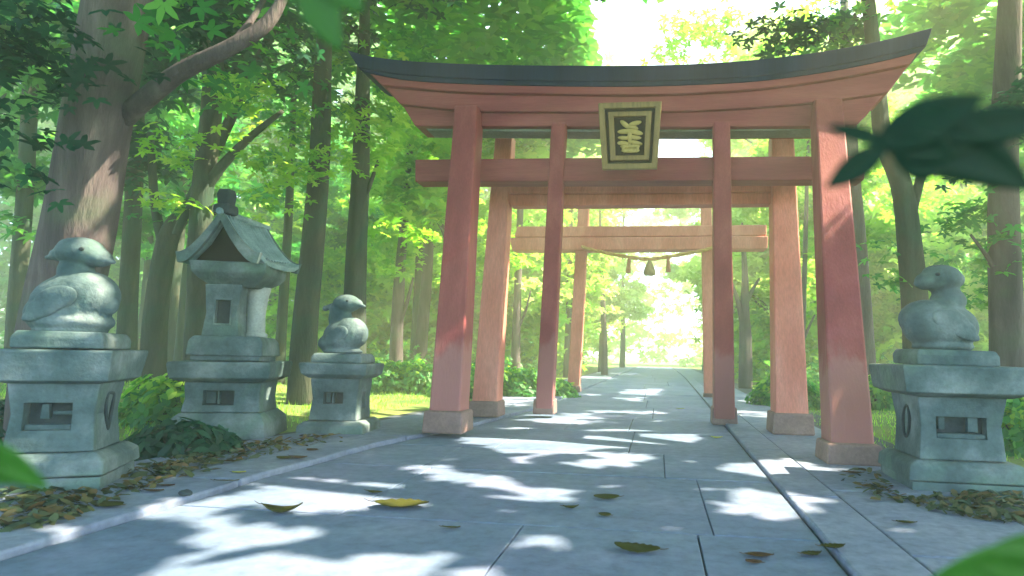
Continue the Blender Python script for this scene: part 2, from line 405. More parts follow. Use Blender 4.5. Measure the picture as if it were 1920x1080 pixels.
# ------------------------------------------------------------------ gates
def post_mb(base, top, wb, wt, db=None, dt=None, n=8, seed=0):
    base, top = Vector(base), Vector(top); db = db or wb; dt = dt or wt; rings = []
    for i in range(n+1):
        t = i/n; p = base.lerp(top, t); a = (wb+(wt-wb)*t)/2; b = (db+(dt-db)*t)/2
        q = .006*noise.noise(Vector((t*4, seed, 0)))
        rings.append([(p.x-a+q, p.y-b, p.z), (p.x+a+q, p.y-b, p.z), (p.x+a+q, p.y+b, p.z), (p.x-a+q, p.y+b, p.z)])
    return MB().loft(rings)
def foot_mb(base, wd, dd, h, up=.04):
    m = MB(); f = [(0, wd/2*1.06, dd/2*1.06), (h, wd/2, dd/2)]
    return m.frustum(f, Matrix.Translation(base))
def xz(poly, Y): return [PY(x, y, Y) for x, y in poly]
def slabprofile(top, bot, Yp, y0, y1, n=28):
    # beam whose upper and lower edges follow pixel polylines seen in plane Yp, from depth y0 to y1
    T = xz(top, Yp); B = xz(bot, Yp)
    def samp(L, t):
        x = L[0].x+(L[-1].x-L[0].x)*t
        # smooth interpolation by Catmull-like blending
        for i, (a, b) in enumerate(zip(L, L[1:])):
            if x <= b.x+1e-6:
                u = (x-a.x)/(b.x-a.x); m0 = (L[i+1].z-L[max(i-1, 0)].z)/max(1e-6, L[i+1].x-L[max(i-1, 0)].x)
                m1 = (L[min(i+2, len(L)-1)].z-L[i].z)/max(1e-6, L[min(i+2, len(L)-1)].x-L[i].x); h = b.x-a.x
                u2, u3 = u*u, u*u*u
                return x, (2*u3-3*u2+1)*a.z+(u3-2*u2+u)*h*m0+(-2*u3+3*u2)*b.z+(u3-u2)*h*m1
        return L[-1].x, L[-1].z
    rings = []
    for i in range(n+1):
        t = i/n; xt, zt = samp(T, t); xb, zb = samp(B, t)
        rings.append([(xb, y0, zb), (xb, y1, zb), (xt, y1, zt), (xt, y0, zt)])
    return MB().loft(rings)

YB = 11.25
g1 = empty('torii_gate', (-.3, YB, 0), label='large front red torii gate with dark upswept roof and gold plaque', cat='gate', group='red torii gates over the path')
inv1 = Matrix.Translation((.3, -YB, 0))
def P1(mb, name, mat, parent=g1, off=inv1, **kw):
    mb.v = [tuple(off @ Vector(v)) for v in mb.v]; return mb.build(name, mat, parent, **kw)
YF = YB-.25
# four posts
def make_post(bpx, by, tpx, ty, zb, wb, wt, parent, off, mat, Yb, Yt, footh, fw, label=None, fmat='footing', name='post'):
    b = PY(bpx, by, Yb); b.z = zb; t = PY(tpx, ty, Yt)
    p = P1(post_mb((b.x, b.y, zb+.02), t, wb, wt, seed=bpx), name, M[mat], parent, off, bevel=.03)
    if label: p['label'] = label
    if footh:
        f = foot_mb(Vector((b.x, b.y, zb)), fw, fw, footh); f.v = [tuple(off @ Vector(v)) for v in f.v]
        fo = f.build('footing', M[fmat], p, bevel=.03)
    return p
make_post(841, 790, 880, 205, .07, .50, .43, g1, inv1, 'red', 9.75, 10.90, .33, .60)
make_post(1590, 850, 1548, 193, .0, .53, .44, g1, inv1, 'red', 8.75, 10.90, .26, .64)
make_post(1022, 768, 1049, 233, .07, .35, .26, g1, inv1, 'red', 13.2, 10.86, .30, .42)
make_post(1357, 785, 1352, 232, .0, .40, .28, g1, inv1, 'red', 13.0, 10.86, .34, .46)
top = [(650, 93), (690, 104), (760, 113), (870, 119), (1020, 122), (1180, 122), (1300, 119), (1430, 110), (1560, 93), (1660, 74), (1749, 51)]
bot = [(672, 127), (700, 132), (760, 140), (870, 147), (1020, 151), (1180, 152), (1300, 149), (1430, 141), (1560, 123), (1660, 103), (1738, 84)]
P1(slabprofile(top, bot, YB-.58, YB-.58, YB+.58, 40), 'roof', M['blue_roof'], bevel=.02)
b2 = [(684, 135), (760, 149), (870, 156), (1020, 160), (1180, 161), (1300, 158), (1430, 150), (1560, 132), (1660, 112), (1728, 95)]
P1(slabprofile([(x, y+1) for x, y in bot], b2, YB-.56, YB-.555, YB+.555, 40), 'roof_lip', M['blue_roof'], bevel=.01)
l1t = [(x+ (6 if x < 700 else -6 if x > 1700 else 0), y) for x, y in b2]
l1b = [(716, 160), (870, 172), (1020, 175), (1180, 177), (1300, 174), (1430, 165), (1560, 148), (1707, 120)]
l1b_ = [(x, y+1) for x, y in l1b]
l2b = [(750, 195), (870, 207), (1020, 209), (1180, 209), (1300, 207), (1430, 200), (1560, 188), (1666, 173)]
l3b = [(778, 236), (870, 237), (1020, 237), (1180, 238), (1300, 238), (1430, 237), (1560, 236), (1606, 234)]
P1(slabprofile(l1t, l1b, YB-.52, YB-.52, YB+.52, 36), 'lintel_board', M['red_h'], bevel=.02)
P1(slabprofile([(720, 161)]+l1b_[1:-1]+[(1704, 122)], l2b, YB-.42, YB-.42, YB+.42, 36), 'lintel_board', M['red_h'], bevel=.02)
P1(slabprofile([(754, 196)]+[(x, y+1) for x, y in l2b[1:-1]]+[(1662, 174)], l3b, YB-.33, YB-.33, YB+.33, 36), 'lintel_board', M['red_h'], bevel=.02)
P1(slabprofile([(796, 238), (1180, 240), (1596, 236)], [(802, 245), (1180, 247), (1588, 243)], YB-.20, YB-.20, YB+.20, 12), 'soffit_board', M['soffit'], bevel=.01)
P1(slabprofile([(777, 298), (1200, 294), (1624, 291)], [(777, 340), (1200, 338), (1622, 336)], YB-.12, YB-.10, YB+.32, 16), 'tie_beam', M['red_h'], bevel=.025)
# plaque
pl = PY(1181, 256, YB-.66)
PX = Matrix.Translation(pl-Vector((-.3, YB, 0))) @ Matrix.Rotation(R(10), 4, 'X')
plq = empty('plaque', (0, 0, 0)); plq.parent = g1; plq.matrix_parent_inverse.identity(); plq.matrix_local = PX
def ringframe(w0, h0, w1, h1, k, d0, d1):      # trapezoid frame, wider at the top by factor k
    m = MB()
    def Q(w_, h_, y): return [(-w_*(1-k), y, -h_), (w_*(1-k), y, -h_), (w_*(1+k), y, h_), (-w_*(1+k), y, h_)]
    o0, i0, o1, i1 = Q(w0, h0, d0), Q(w1, h1, d0), Q(w0, h0, d1), Q(w1, h1, d1)
    v = o0+i0+o1+i1; f = []
    for i in range(4):
        j = (i+1) % 4
        f += [(i, j, 4+j, 4+i), (8+i, 12+i, 12+j, 8+j), (i, 8+i, 8+j, j), (4+i, 4+j, 12+j, 12+i)]
    return m.add(v, f)
# plaque pieces: an Empty part cannot be seen, so the outer frame is its own mesh child
ringframe(.50, .56, .40, .46, .07, -.09, .03).build('frame', M['gold'], plq, bevel=.015)
ringframe(.398, .458, .35, .41, .07, -.03, .03).build('inner_border', M['panel'], plq)
ringframe(.348, .408, .255, .325, .06, -.075, .03).build('inner_frame', M['gold'], plq, bevel=.012)
MB().box(-.36, .36, .0, .03, -.42, .42).build('panel', M['panel'], plq)
def blobstroke(mb, pts, wd, y=-.025):
    # soft brush-like stroke of the carved character
    n = len(pts)
    for (x0, z0), (x1, z1) in zip(pts, pts[1:]):
        L = math.hypot(x1-x0, z1-z0); a = math.atan2(z1-z0, x1-x0)
        mb.ball(((x0+x1)/2, y, (z0+z1)/2), (L/2+wd*.5, .022, wd/2), Matrix.Rotation(-a, 3, 'Y'), 14, 8)
ch = MB()
for pts, wd in [([(-.13, .24), (-.03, .16)], .085), ([(.02, .20), (.16, .23)], .08), ([(-.04, .155), (.05, .15), (.11, .13)], .07),
                ([(-.17, .08), (.0, .085)], .085), ([(0, .09), (.18, .045)], .09), ([(-.17, -.02), (-.03, -.03)], .07), ([(-.02, -.01), (.16, -.03)], .075),
                ([(.0, .08), (.0, -.10)], .08), ([(-.17, -.11), (-.06, -.12)], .085), ([(.02, -.09), (.18, -.13)], .075),
                ([(-.13, -.17), (.14, -.17)], .07), ([(-.11, -.24), (.13, -.24)], .085), ([(-.12, -.15), (-.10, -.25)], .06), ([(.14, -.15), (.12, -.25)], .06)]:
    blobstroke(ch, pts, wd)
ch.build('lettering', M['gold2'], plq, smooth=True)

# second gate
g2 = empty('torii_gate', (-.6, 12.6, 0), label='second red gate close behind the front gate with a pale double beam', cat='gate', group='red torii gates over the path')
inv2 = Matrix.Translation((.6, -12.6, 0))
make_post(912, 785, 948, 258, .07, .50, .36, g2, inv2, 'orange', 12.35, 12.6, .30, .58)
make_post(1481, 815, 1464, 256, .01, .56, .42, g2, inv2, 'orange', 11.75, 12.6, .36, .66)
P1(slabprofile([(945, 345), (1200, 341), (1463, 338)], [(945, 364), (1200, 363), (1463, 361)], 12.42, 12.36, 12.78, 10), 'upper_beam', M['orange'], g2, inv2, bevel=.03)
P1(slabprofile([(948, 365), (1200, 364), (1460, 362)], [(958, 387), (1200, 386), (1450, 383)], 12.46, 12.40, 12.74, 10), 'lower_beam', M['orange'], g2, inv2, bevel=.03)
# third gate
g3 = empty('torii_gate', (-.5, 21, 0), label='farthest red gate with a straw rope under its low beam', cat='gate', group='red torii gates over the path')
inv3 = Matrix.Translation((.5, -21, 0))
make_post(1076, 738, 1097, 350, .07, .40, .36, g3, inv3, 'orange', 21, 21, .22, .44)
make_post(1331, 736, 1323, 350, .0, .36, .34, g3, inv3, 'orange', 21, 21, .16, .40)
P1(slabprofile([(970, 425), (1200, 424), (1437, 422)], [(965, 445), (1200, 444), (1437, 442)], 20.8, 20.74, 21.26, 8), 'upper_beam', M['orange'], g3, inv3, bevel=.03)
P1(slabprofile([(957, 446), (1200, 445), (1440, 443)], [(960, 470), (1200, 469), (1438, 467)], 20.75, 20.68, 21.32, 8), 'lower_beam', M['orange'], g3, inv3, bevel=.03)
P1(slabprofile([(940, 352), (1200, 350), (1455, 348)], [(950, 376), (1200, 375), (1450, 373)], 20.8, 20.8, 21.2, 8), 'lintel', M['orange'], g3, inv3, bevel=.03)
# rope
rp = [(1090, 462), (1110, 468), (1140, 475), (1180, 482), (1215, 486), (1250, 482), (1290, 475), (1320, 469), (1336, 464)]
RP = [PY(x, y, 20.62) for x, y in rp]
ro = empty('straw_rope', RP[4], label='sagging straw rope with tassels strung under the farthest gate beam', cat='rope')
io = Matrix.Translation(-RP[4])
def cr(P, k=6):
    out = []
    for i in range(len(P)-1):
        a, b, c, d = P[max(i-1, 0)], P[i], P[i+1], P[min(i+2, len(P)-1)]
        for j in range(k):
            t = j/k; out.append(.5*((2*b)+(-a+c)*t+(2*a-5*b+4*c-d)*t*t+(-a+3*b-3*c+d)*t**3))
    return out+[P[-1]]
Q = cr(RP); ropem = MB()
for ph in (0, math.pi):
    ropem.tube([q+Vector((0, .022*math.cos(i*.9+ph), .022*math.sin(i*.9+ph))) for i, q in enumerate(Q)], [.035+.012*math.sin(math.pi*i/len(Q)) for i in range(len(Q))], 8)
P1(ropem, 'cord', M['rope'], ro, io, smooth=True)
for x, y0, y1, kind in [(1180, 484, 512, 0), (1218, 487, 517, 1), (1253, 484, 510, 0)]:
    a = PY(x, y0, 20.6); b = PY(x-(3 if x == 1180 else 0), y1, 20.6); h = a.z-b.z
    if kind: prof = [(.03, .02), (.06, -.05), (.13, -h*.35), (.19, -h*.7), (.20, -h*.9), (.14, -h)]
    else: prof = [(.03, .02), (.055, -.02), (.06, -h*.3), (.075, -h*.7), (.085, -h)]
    m = MB().lathe(prof[::-1], 14, Matrix.Translation(a) @ Matrix.Rotation(R(4 if x == 1180 else 0), 4, 'Y') @ Matrix.Diagonal((1, .6, 1, 1)))
    P1(m, 'tassel', M['straw' if kind else 'tassel'], ro, io, smooth=True, label='wide rounded straw tassel in the middle' if kind else 'narrow russet tassel')

# ------------------------------------------------------------------ stone pedestals
def piece(lv, name, parent, mat='stone', bevel=.02, subdiv=False, amp=.010):
    mb = MB().frustum(lv); o = mb.build(name, M[mat], parent)
    rough_up(o, amp)
    m = o.modifiers.new('bevel', 'BEVEL'); m.width = bevel; m.segments = 2; m.limit_method = 'ANGLE'; m.angle_limit = R(20)
    return o
def emblem(kind, w_, h_):
    mb = MB()
    if kind == 'v':      # rounded triangle outline
        pts = [(-.5, .35), (-.3, .5), (.3, .5), (.5, .42), (.45, .1), (.15, -.5), (-.05, -.5), (-.4, 0)]
    else:
        pts = [(-.4, .45), (-.1, .5), (.3, .3), (.5, 0), (.4, -.35), (.1, -.5), (-.3, -.3), (-.5, .1)]
    P = [Vector((0, x*w_, z*h_)) for x, z in pts]
    P = cr(P+[P[0]], 4)
    mb.tube(P, [.016]*len(P), 6); return mb
def niche(shaft, parent, fw, fh, zc, yface, xo=0, det='cup'):
    cut(shaft, MB().box(xo-fw/2, xo+fw/2, yface-.2, yface+.14, zc-fh/2, zc+fh/2))
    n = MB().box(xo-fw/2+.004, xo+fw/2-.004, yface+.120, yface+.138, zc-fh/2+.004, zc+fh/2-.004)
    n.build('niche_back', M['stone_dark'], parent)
    m = MB()
    if det == 'cup':
        m.frustum([(zc-fh*.10, .035, .03), (zc+fh*.2, .03, .03), (zc+fh*.44, .025, .03)], Matrix.Translation((xo-fw*.1, yface+.07, 0)))
        m.box(xo+.02, xo+fw/2-.01, yface+.05, yface+.11, zc+fh*.05, zc+fh*.18)
        m.box(xo-fw/2+.01, xo+fw/2-.01, yface+.03, yface+.11, zc-fh/2+.002, zc-fh*.30)
    elif det == 'split':
        m.box(xo-.02, xo+.0, yface+.02, yface+.11, zc-fh/2+.01, zc+fh/2-.01)
        m.box(xo-fw/2+.02, xo-.06, yface+.08, yface+.115, zc-fh*.4, zc+fh*.4)
    else:
        m.box(xo-fw/2+.03, xo-fw/2+.09, yface+.03, yface+.11, zc-fh*.1, zc+fh/2-.005)
        m.box(xo+fw*.15, xo+fw*.35, yface+.04, yface+.11, zc-fh*.2, zc+fh/2-.005)
        m.box(xo-fw/2+.01, xo+fw/2-.01, yface+.02, yface+.11, zc-fh/2+.002, zc-fh*.28)
    m.build('niche_insert', M['stone'], parent, bevel=.006)

def pedestal(loc, rz, label, W, levels, det, side, top, group, nich, emb, embside=1):
    root = empty('stone_pedestal', loc, rz, label=label, cat='pedestal', group=group)
    z = 0
    for name, lv, bev in levels:
        o = piece(lv, name, root, bevel=bev, amp=.008)
        if name == 'shaft':
            bake(o); fw, fh, zc, yf, xo = nich
            niche(o, root, fw, fh, zc, yf, xo, det)
            if emb:
                k, ew, eh, ez, ex = emb
                if k == 'slot':
                    cut(o, MB().box(ex-.1 if embside > 0 else -ex-.1, ex+.2 if embside > 0 else -ex+.1, -ew/2, ew/2, ez-eh/2, ez+eh/2))
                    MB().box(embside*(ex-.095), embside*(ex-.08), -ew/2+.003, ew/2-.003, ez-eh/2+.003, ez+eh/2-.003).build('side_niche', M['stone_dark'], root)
                else:
                    e = emblem(k, ew, eh); e.v = [(embside*ex+v[0], v[1], v[2]+ez) for v in e.v]
                    e.build('emblem', M['stone_dark'], root, smooth=True)
    return root
GP = 'stone pedestals beside the path'
# left large pedestal
def at_corner(px, py, hx, rz, z=0.0, sx=1):   # pedestal centre from the pixel of its front corner on the ground
    q = G(px, py, z); d = Matrix.Rotation(rz, 3, 'Z') @ Vector((-sx*hx, hx, 0)); return Vector((q.x+d.x, q.y+d.y, 0))
c = at_corner(184, 928, .45, R(25))
pedestal(c, R(25), 'largest stone pedestal, at the left edge of the path under a stone bird', 1.3, [
    ('plinth', [(-.06, .45, .45), (.155, .45, .45)], .008),
    ('foot', [(.16, .475, .475), (.29, .465, .465), (.35, .385, .385)], .018),
    ('shaft', [(.35, .335, .335), (.68, .305, .305), (.95, .335, .335)], .012),
    ('cap', [(.95, .35, .35), (.98, .43, .43), (1.235, .47, .47), (1.25, .46, .46)], .02),
    ('top_block', [(1.25, .345, .345), (1.345, .345, .345), (1.40, .315, .315)], .015)], 'cup', 1, None, GP, (.36, .24, .66, -.315, -.03), ('v', .17, .31, .69, .325))
LP = c+Vector((0, 0, 1.40))
c = at_corner(676, 820, .46, R(9))
pedestal(c, R(9), 'smallest stone pedestal, between the roofed lantern and the gate', 1.0, [
    ('foot', [(0, .50, .50), (.16, .49, .49), (.22, .42, .42)], .015),
    ('shaft', [(.22, .36, .36), (.55, .335, .335), (.86, .37, .37)], .02),
    ('cap', [(.86, .40, .40), (.92, .48, .48), (1.07, .51, .51), (1.09, .50, .50)], .03),
    ('top_block', [(1.09, .39, .39), (1.18, .38, .38), (1.24, .35, .35)], .03)], 'split', 1, None, GP, (.30, .18, .56, -.345, -.02), ('slot', .15, .26, .52, .35))
SP = c+Vector((0, 0, 1.24))
c = at_corner(1708, 922, .56, R(-2), sx=-1)
pedestal(c, R(-2), 'stone pedestal by the right front post under a left-facing stone bird', 1.2, [
    ('plinth', [(-.06, .53, .53), (.10, .53, .53)], .008),
    ('foot', [(.105, .56, .56), (.25, .55, .55), (.30, .48, .48)], .018),
    ('shaft', [(.30, .41, .41), (.65, .385, .385), (.94, .42, .42)], .012),
    ('cap', [(.94, .46, .46), (.99, .58, .58), (1.25, .615, .615), (1.265, .60, .60)], .025),
    ('top_block', [(1.265, .40, .38), (1.37, .40, .38), (1.43, .37, .36)], .02)], 'bars', -1, None, GP, (.48, .22, .63, -.395, .0), ('o', .20, .34, .65, .404), -1)
RPt = c+Vector((0, 0, 1.43))

# ------------------------------------------------------------------ stone birds
def remeshed(mb, name, mat, parent, loc=None, rz=0, sc_=1, voxel=.014, **kw):
    o = mb.build(name, mat, parent, **kw)
    m = o.modifiers.new('r', 'REMESH'); m.mode = 'VOXEL'; m.voxel_size = voxel; m.use_smooth_shade = True
    s = o.modifiers.new('s', 'SMOOTH'); s.factor = .5; s.iterations = 3
    bake(o); o.data.polygons.foreach_set('use_smooth', [True]*len(o.data.polygons)); return o
def bird(loc, rz, label, S, style):
    root = empty('stone_bird', loc, rz, label=label, cat='statue', group='stone birds on the pedestals')
    root.scale = (S, S, S)
    b = MB(); Rx = lambda a: Matrix.Rotation(R(a), 3, 'Y')
    # faces +X; sits on z=0; overall height about 1
    if style == 'tall':
        b.ball((-.02, 0, .31), (.39, .29, .29), Rx(-6)); b.ball((.12, 0, .37), (.28, .26, .25)); b.ball((-.22, 0, .20), (.24, .23, .20))
        b.ball((-.02, 0, .12), (.40, .28, .13)); b.ball((-.02, 0, .03), (.34, .25, .05)); b.ball((.33, 0, .29), (.11, .08, .10), Rx(30))
        b.ball((-.03, 0, .62), (.16, .15, .15))
        b.ball((.0, 0, .81), (.23, .19, .15)); b.ball((.15, 0, .77), (.17, .14, .10), Rx(14)); b.ball((.27, 0, .735), (.10, .07, .035), Rx(14))
        b.ball((-.17, 0, .79), (.13, .12, .07), Rx(-12)); b.ball((-.28, 0, .765), (.09, .05, .03), Rx(-12)); b.ball((-.02, 0, .87), (.19, .16, .085))
    elif style == 'small':
        b.ball((-.02, 0, .28), (.33, .29, .28)); b.ball((.10, 0, .33), (.29, .27, .27)); b.ball((-.17, 0, .17), (.27, .25, .17)); b.ball((-.02, 0, .04), (.34, .26, .06))
        b.ball((-.10, 0, .58), (.19, .17, .22)); b.ball((.0, 0, .82), (.23, .19, .15)); b.ball((.14, 0, .82), (.14, .13, .09))
        b.ball((.27, 0, .79), (.09, .045, .03), Rx(14)); b.ball((-.26, 0, .77), (.13, .07, .055), Rx(-14)); b.ball((-.12, 0, .72), (.17, .15, .13)); b.ball((-.38, 0, .74), (.05, .05, .05))
    else:
        b.ball((.0, 0, .28), (.40, .30, .28)); b.ball((.14, 0, .35), (.29, .27, .22)); b.ball((-.14, 0, .26), (.28, .27, .25)); b.ball((-.04, 0, .05), (.33, .26, .08))
        b.ball((-.12, 0, .56), (.19, .18, .15)); b.ball((-.10, 0, .67), (.145, .145, .12))
        b.ball((-.05, 0, .81), (.23, .20, .16)); b.ball((-.03, 0, .90), (.17, .16, .07)); b.ball((.12, 0, .78), (.12, .14, .10)); b.ball((.19, 0, .755), (.07, .08, .05))
        b.ball((-.22, 0, .80), (.08, .12, .09))
    remeshed(b, 'body', M['stone'], root, voxel=.016)
    # folded wings
    for s_ in (-1, 1):
        wg = MB(); x0 = .02 if style != 'small' else .04
        for k, (dx, dz, l, h) in enumerate([(-.0, .31, .22, .12), (-.05, .26, .25, .10), (-.10, .20, .24, .08)]):
            wg.ball((x0+dx, s_*(.255 if style != 'small' else .245), dz+.02), (l*(.8 if style == 'small' else 1), .045, h), Rx(-12-6*k), 18, 10)
        remeshed(wg, 'wing', M['stone'], root, voxel=.014)
    for s_ in (-1, 1):
        ex, ez, ey = {'tall': (.14, .82, .155), 'small': (.10, .85, .155), 'low': (.09, .84, .165)}[style]
        MB().ball((ex, s_*ey, ez), (.028, .014, .02)).build('eye', M['stone_dark'], root, smooth=True)
    return root
bird(LP+Vector((.0, -.03, -.012)), R(4), 'stone bird facing right with a crested head on the largest pedestal', .95, 'tall')
bird(SP+Vector((-.0, -.02, -.012)), R(-5), 'small stone bird with a drooping crest on the smallest pedestal', .97, 'small')
bird(RPt+Vector((-.05, -.02, -.012)), R(190), 'stone bird facing left on the pedestal right of the gate', .98, 'low')

# ------------------------------------------------------------------ roofed stone lantern
lp = at_corner(492, 826, .66, R(17))
lan = empty('stone_lantern', (lp.x, lp.y, 0), R(17), label='tall stone lantern with a curved gabled slate roof and dark finial', cat='lantern')
piece([(0, .66, .60), (.24, .64, .58), (.36, .54, .46)], 'foot', lan, bevel=.018)
sh = piece([(.36, .53, .44), (.55, .495, .41), (.80, .515, .43)], 'shaft', lan, bevel=.02); bake(sh)
niche(sh, lan, .42, .21, .57, -.415, -.04, 'split')
piece([(.80, .56, .48), (.86, .66, .58), (1.06, .68, .60), (1.09, .67, .59)], 'cap', lan, bevel=.022)
piece([(1.09, .47, .42), (1.17, .47, .42)], 'ledge', lan, bevel=.015)
piece([(1.17, .52, .46), (1.38, .50, .45), (1.45, .45, .40)], 'top_block', lan, bevel=.022)
fb = piece([(1.45, .25, .24, -.12, -.10), (1.80, .215, .21, -.12, -.10), (2.22, .25, .25, -.12, -.10)], 'light_chamber', lan, bevel=.015); bake(fb)
cut(fb, MB().box(-.20, .0, -.50, -.22, 1.64, 1.98))
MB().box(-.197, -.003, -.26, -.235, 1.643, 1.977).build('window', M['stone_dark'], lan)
ringframe(.12, .195, .10, .17, 0, -.02, .03).build('window_frame', M['stone'], lan, bevel=.008).location = (-.10, -.33, 1.81)
MB().lathe([(.17, 1.44), (.18, 1.50), (.14, 1.53), (.13, 1.8), (.15, 2.05), (.19, 2.22)], 20, Matrix.Translation((.22, .14, 0))).build('bright_gap_column', M['bright_gap'], lan, smooth=True)  # added column, its pale colour in place of a bright gap behind the chamber
piece([(2.18, .30, .30, 0, 0), (2.30, .44, .46, 0, 0), (2.38, .50, .54, 0, 0), (2.53, .52, .56, 0, 0)], 'roof_platform', lan, bevel=.02)
# curved gabled roof: ridge runs back along Y
def roof_profile(n=14, hw=.68, h=.70, lift=.10):
    pts = []
    for i in range(n+1):
        t = i/n; x = hw*t; z = h*(1-t)**1.55+lift*max(0, t-.7)**1.6*6*.3
        pts.append((x, z))
    return pts
rp_ = roof_profile()
rings = []; th = .075
for yk, dz in [(-.66, .06), (-.48, .015), (-.25, 0), (0, 0), (.25, 0), (.48, .015), (.66, .06)]:
    outer = [(-x, z) for x, z in rp_[::-1]]+[(x, z) for x, z in rp_[1:]]
    inner = [(x*.985, z-th) for x, z in outer[::-1]]
    rings.append([(x, yk, 2.53+z+dz*(1+abs(x))) for x, z in outer+inner])
MB().loft(rings).build('roof', M['slate'], lan, bevel=.01)
# broad pale verge boards and roof ribs
for yk in (-.70, .63):
    outer = [(-x*1.02, z+.01) for x, z in rp_[::-1]]+[(x*1.02, z+.01) for x, z in rp_[1:]]
    inner = [(x*.93, z-.15-.02*(1-abs(x))) for x, z in outer[::-1]]
    MB().loft([[(x, yk+d, 2.58+z+.06*abs(x)) for x, z in outer+inner] for d in (0, .07)]).build('verge_board', M['stone'], lan, bevel=.008)
rb = MB()
for k in range(-6, 7):
    for s_ in (-1, 1):
        rb.tube([(s_*x, k*.09, 2.53+z+.018+.006*abs(k)) for x, z in rp_[1:12]], [.022]*11, 6)
rb.build('roof_ribs', M['slate'], lan, smooth=True)
MB().add([(-.46, -.55, 2.53), (.46, -.55, 2.53), (0.20, -.55, 2.78), (0, -.55, 3.1), (-.20, -.55, 2.78), (-.46, .5, 2.53), (.46, .5, 2.53), (.2, .5, 2.78), (0, .5, 3.1), (-.2, .5, 2.78)],
         [(0, 1, 2, 3, 4), (5, 9, 8, 7, 6), (0, 5, 6, 1), (1, 6, 7, 2), (2, 7, 8, 3), (3, 8, 9, 4), (4, 9, 5, 0)]).build('gable_shade', M['panel'], lan)  # black solid stands in for the shade inside the open gable end
MB().tube([(0, -.66, 3.25), (0, .66, 3.25)], [.05, .05], 10).build('ridge', M['slate'], lan)
MB().frustum([(3.22, .11, .11), (3.26, .13, .13), (3.36, .12, .12), (3.37, .08, .08), (3.40, .09, .09), (3.52, .10, .10), (3.60, .08, .08)], Matrix.Translation((0, -.5, 0))).build('finial', M['stone_dark'], lan, bevel=.03)

for o_ in lan.children:
    if o_.name.split('.')[0] in ('roof', 'verge_board', 'roof_ribs', 'gable_shade', 'ridge', 'finial'): o_.rotation_euler.z = R(-13)
    if o_.name.split('.')[0] in ('roof', 'verge_board', 'roof_ribs', 'gable_shade'): o_.scale = (.92, .88, 1)
# ------------------------------------------------------------------ trees
def foliage_points(ell, dens, r):
    out = []
    for (c, rad, k) in ell:
        n = int(k)
        # sprays: small flattened clumps inside the ellipsoid
        nc = max(3, n//14)
        d = r.normal(0, 1, (nc, 3)); d /= np.linalg.norm(d, axis=1)[:, None]
        cc = np.array(c)+d*np.array(rad)*(r.uniform(.15, 1, (nc, 1))**.5)
        m = r.integers(0, nc, n); sp = .30+.08*min(rad)
        out.append(cc[m]+r.normal(0, 1, (n, 3))*np.array([sp, sp, sp*.35]))
    return np.concatenate(out)
TG = 'trees in the wood'
def tree(label, pts, wid, clusters=(), leaf='leaf_mid', tmpl=MAPLE, size=.2, bark='bark_green', branches=(), top=None, tilt=.55, group=TG, wob=.25, seed=0, name='tree', cat='tree', aux=None):
    """pts: world points from base upward; wid: radii; clusters: (centre, radii, count)"""
    base = Vector(pts[0]); root = empty(name, base, label=label, cat=cat, group=group)
    P = cr([Vector(p) for p in pts], 6); W = cr([Vector((w_, 0, 0)) for w_ in wid], 6)
    mb = MB().tube(P, [max(.01, q.x) for q in W], 14, wob, seed); mb.v = [tuple(Vector(v)-base) for v in mb.v]
    mb.build('trunk', M[bark], root, smooth=True)
    for bp, br in branches:
        Q = cr([Vector(p) for p in bp], 5); Wb = cr([Vector((w_, 0, 0)) for w_ in br], 5)
        m = MB().tube(Q, [max(.006, q.x) for q in Wb], 9, .2, seed+3); m.v = [tuple(Vector(v)-base) for v in m.v]
        m.build('branch', M[bark], root, smooth=True)
    groups = [(clusters, leaf, size)]
    if aux: groups += aux
    for cl, lf, sz in groups:
        if not cl: continue
        rr = np.random.default_rng(seed*7+len(lf)+len(cl)); F = foliage_points(cl, 1, rr)
        F = F[~gap_mask(F)]
        me = mesh_leaves('crown', F-np.array(base), rr.uniform(.65, 1.25, len(F))*sz, tmpl, tilt, seed+5)
        link('crown', me, M[lf], root)
    return root
def px_tree(label, base, path, w0, w1, dep, cl=(), brs=(), aux=None, **kw):
    """base pixel on the ground is replaced by depth; path: pixels going up; widths in pixels; clusters (x,y,rx,ry,dd,count)"""
    def W(x, y, d=0): return PD(x, y, dep+d)
    b = PD(base[0], base[1], dep); b.z = gz(b.x, b.y)-.05
    pts = [b]+[W(*p) for p in path]; n = len(pts)
    # go on above the frame
    dirn = (pts[-1]-pts[-2]).normalized(); pts.append(pts[-1]+dirn*max(0.5, 13-pts[-1].z) if kw.get('tall', True) else pts[-1]+dirn*.3)
    s = dep/FPX/2; wid = [w0*s*1.15]+[(w0+(w1-w0)*i/max(1, n-2))*s for i in range(n-1)]+[w1*s*.35]
    def CL(c): return [(tuple(PD(x, y, dep+dd)), (rx*dep/FPX, max(rx*dep/FPX, .8), ry*dep/FPX), k) for x, y, rx, ry, dd, k in c]
    clusters = CL(cl)
    if kw.pop('tall', True):
        t = pts[-1]; clusters += [((t.x, t.y, t.z-1.5), (2.6, 2.6, 2.2), 260)]
    ax = [(CL(c), l, s_) for c, l, s_ in aux] if aux else None
    bb_ = [([W(*p) for p in bp], [w_*s for w_ in bw]) for bp, bw in brs]
    return tree(label, pts, wid, clusters, branches=bb_, aux=ax, **kw)

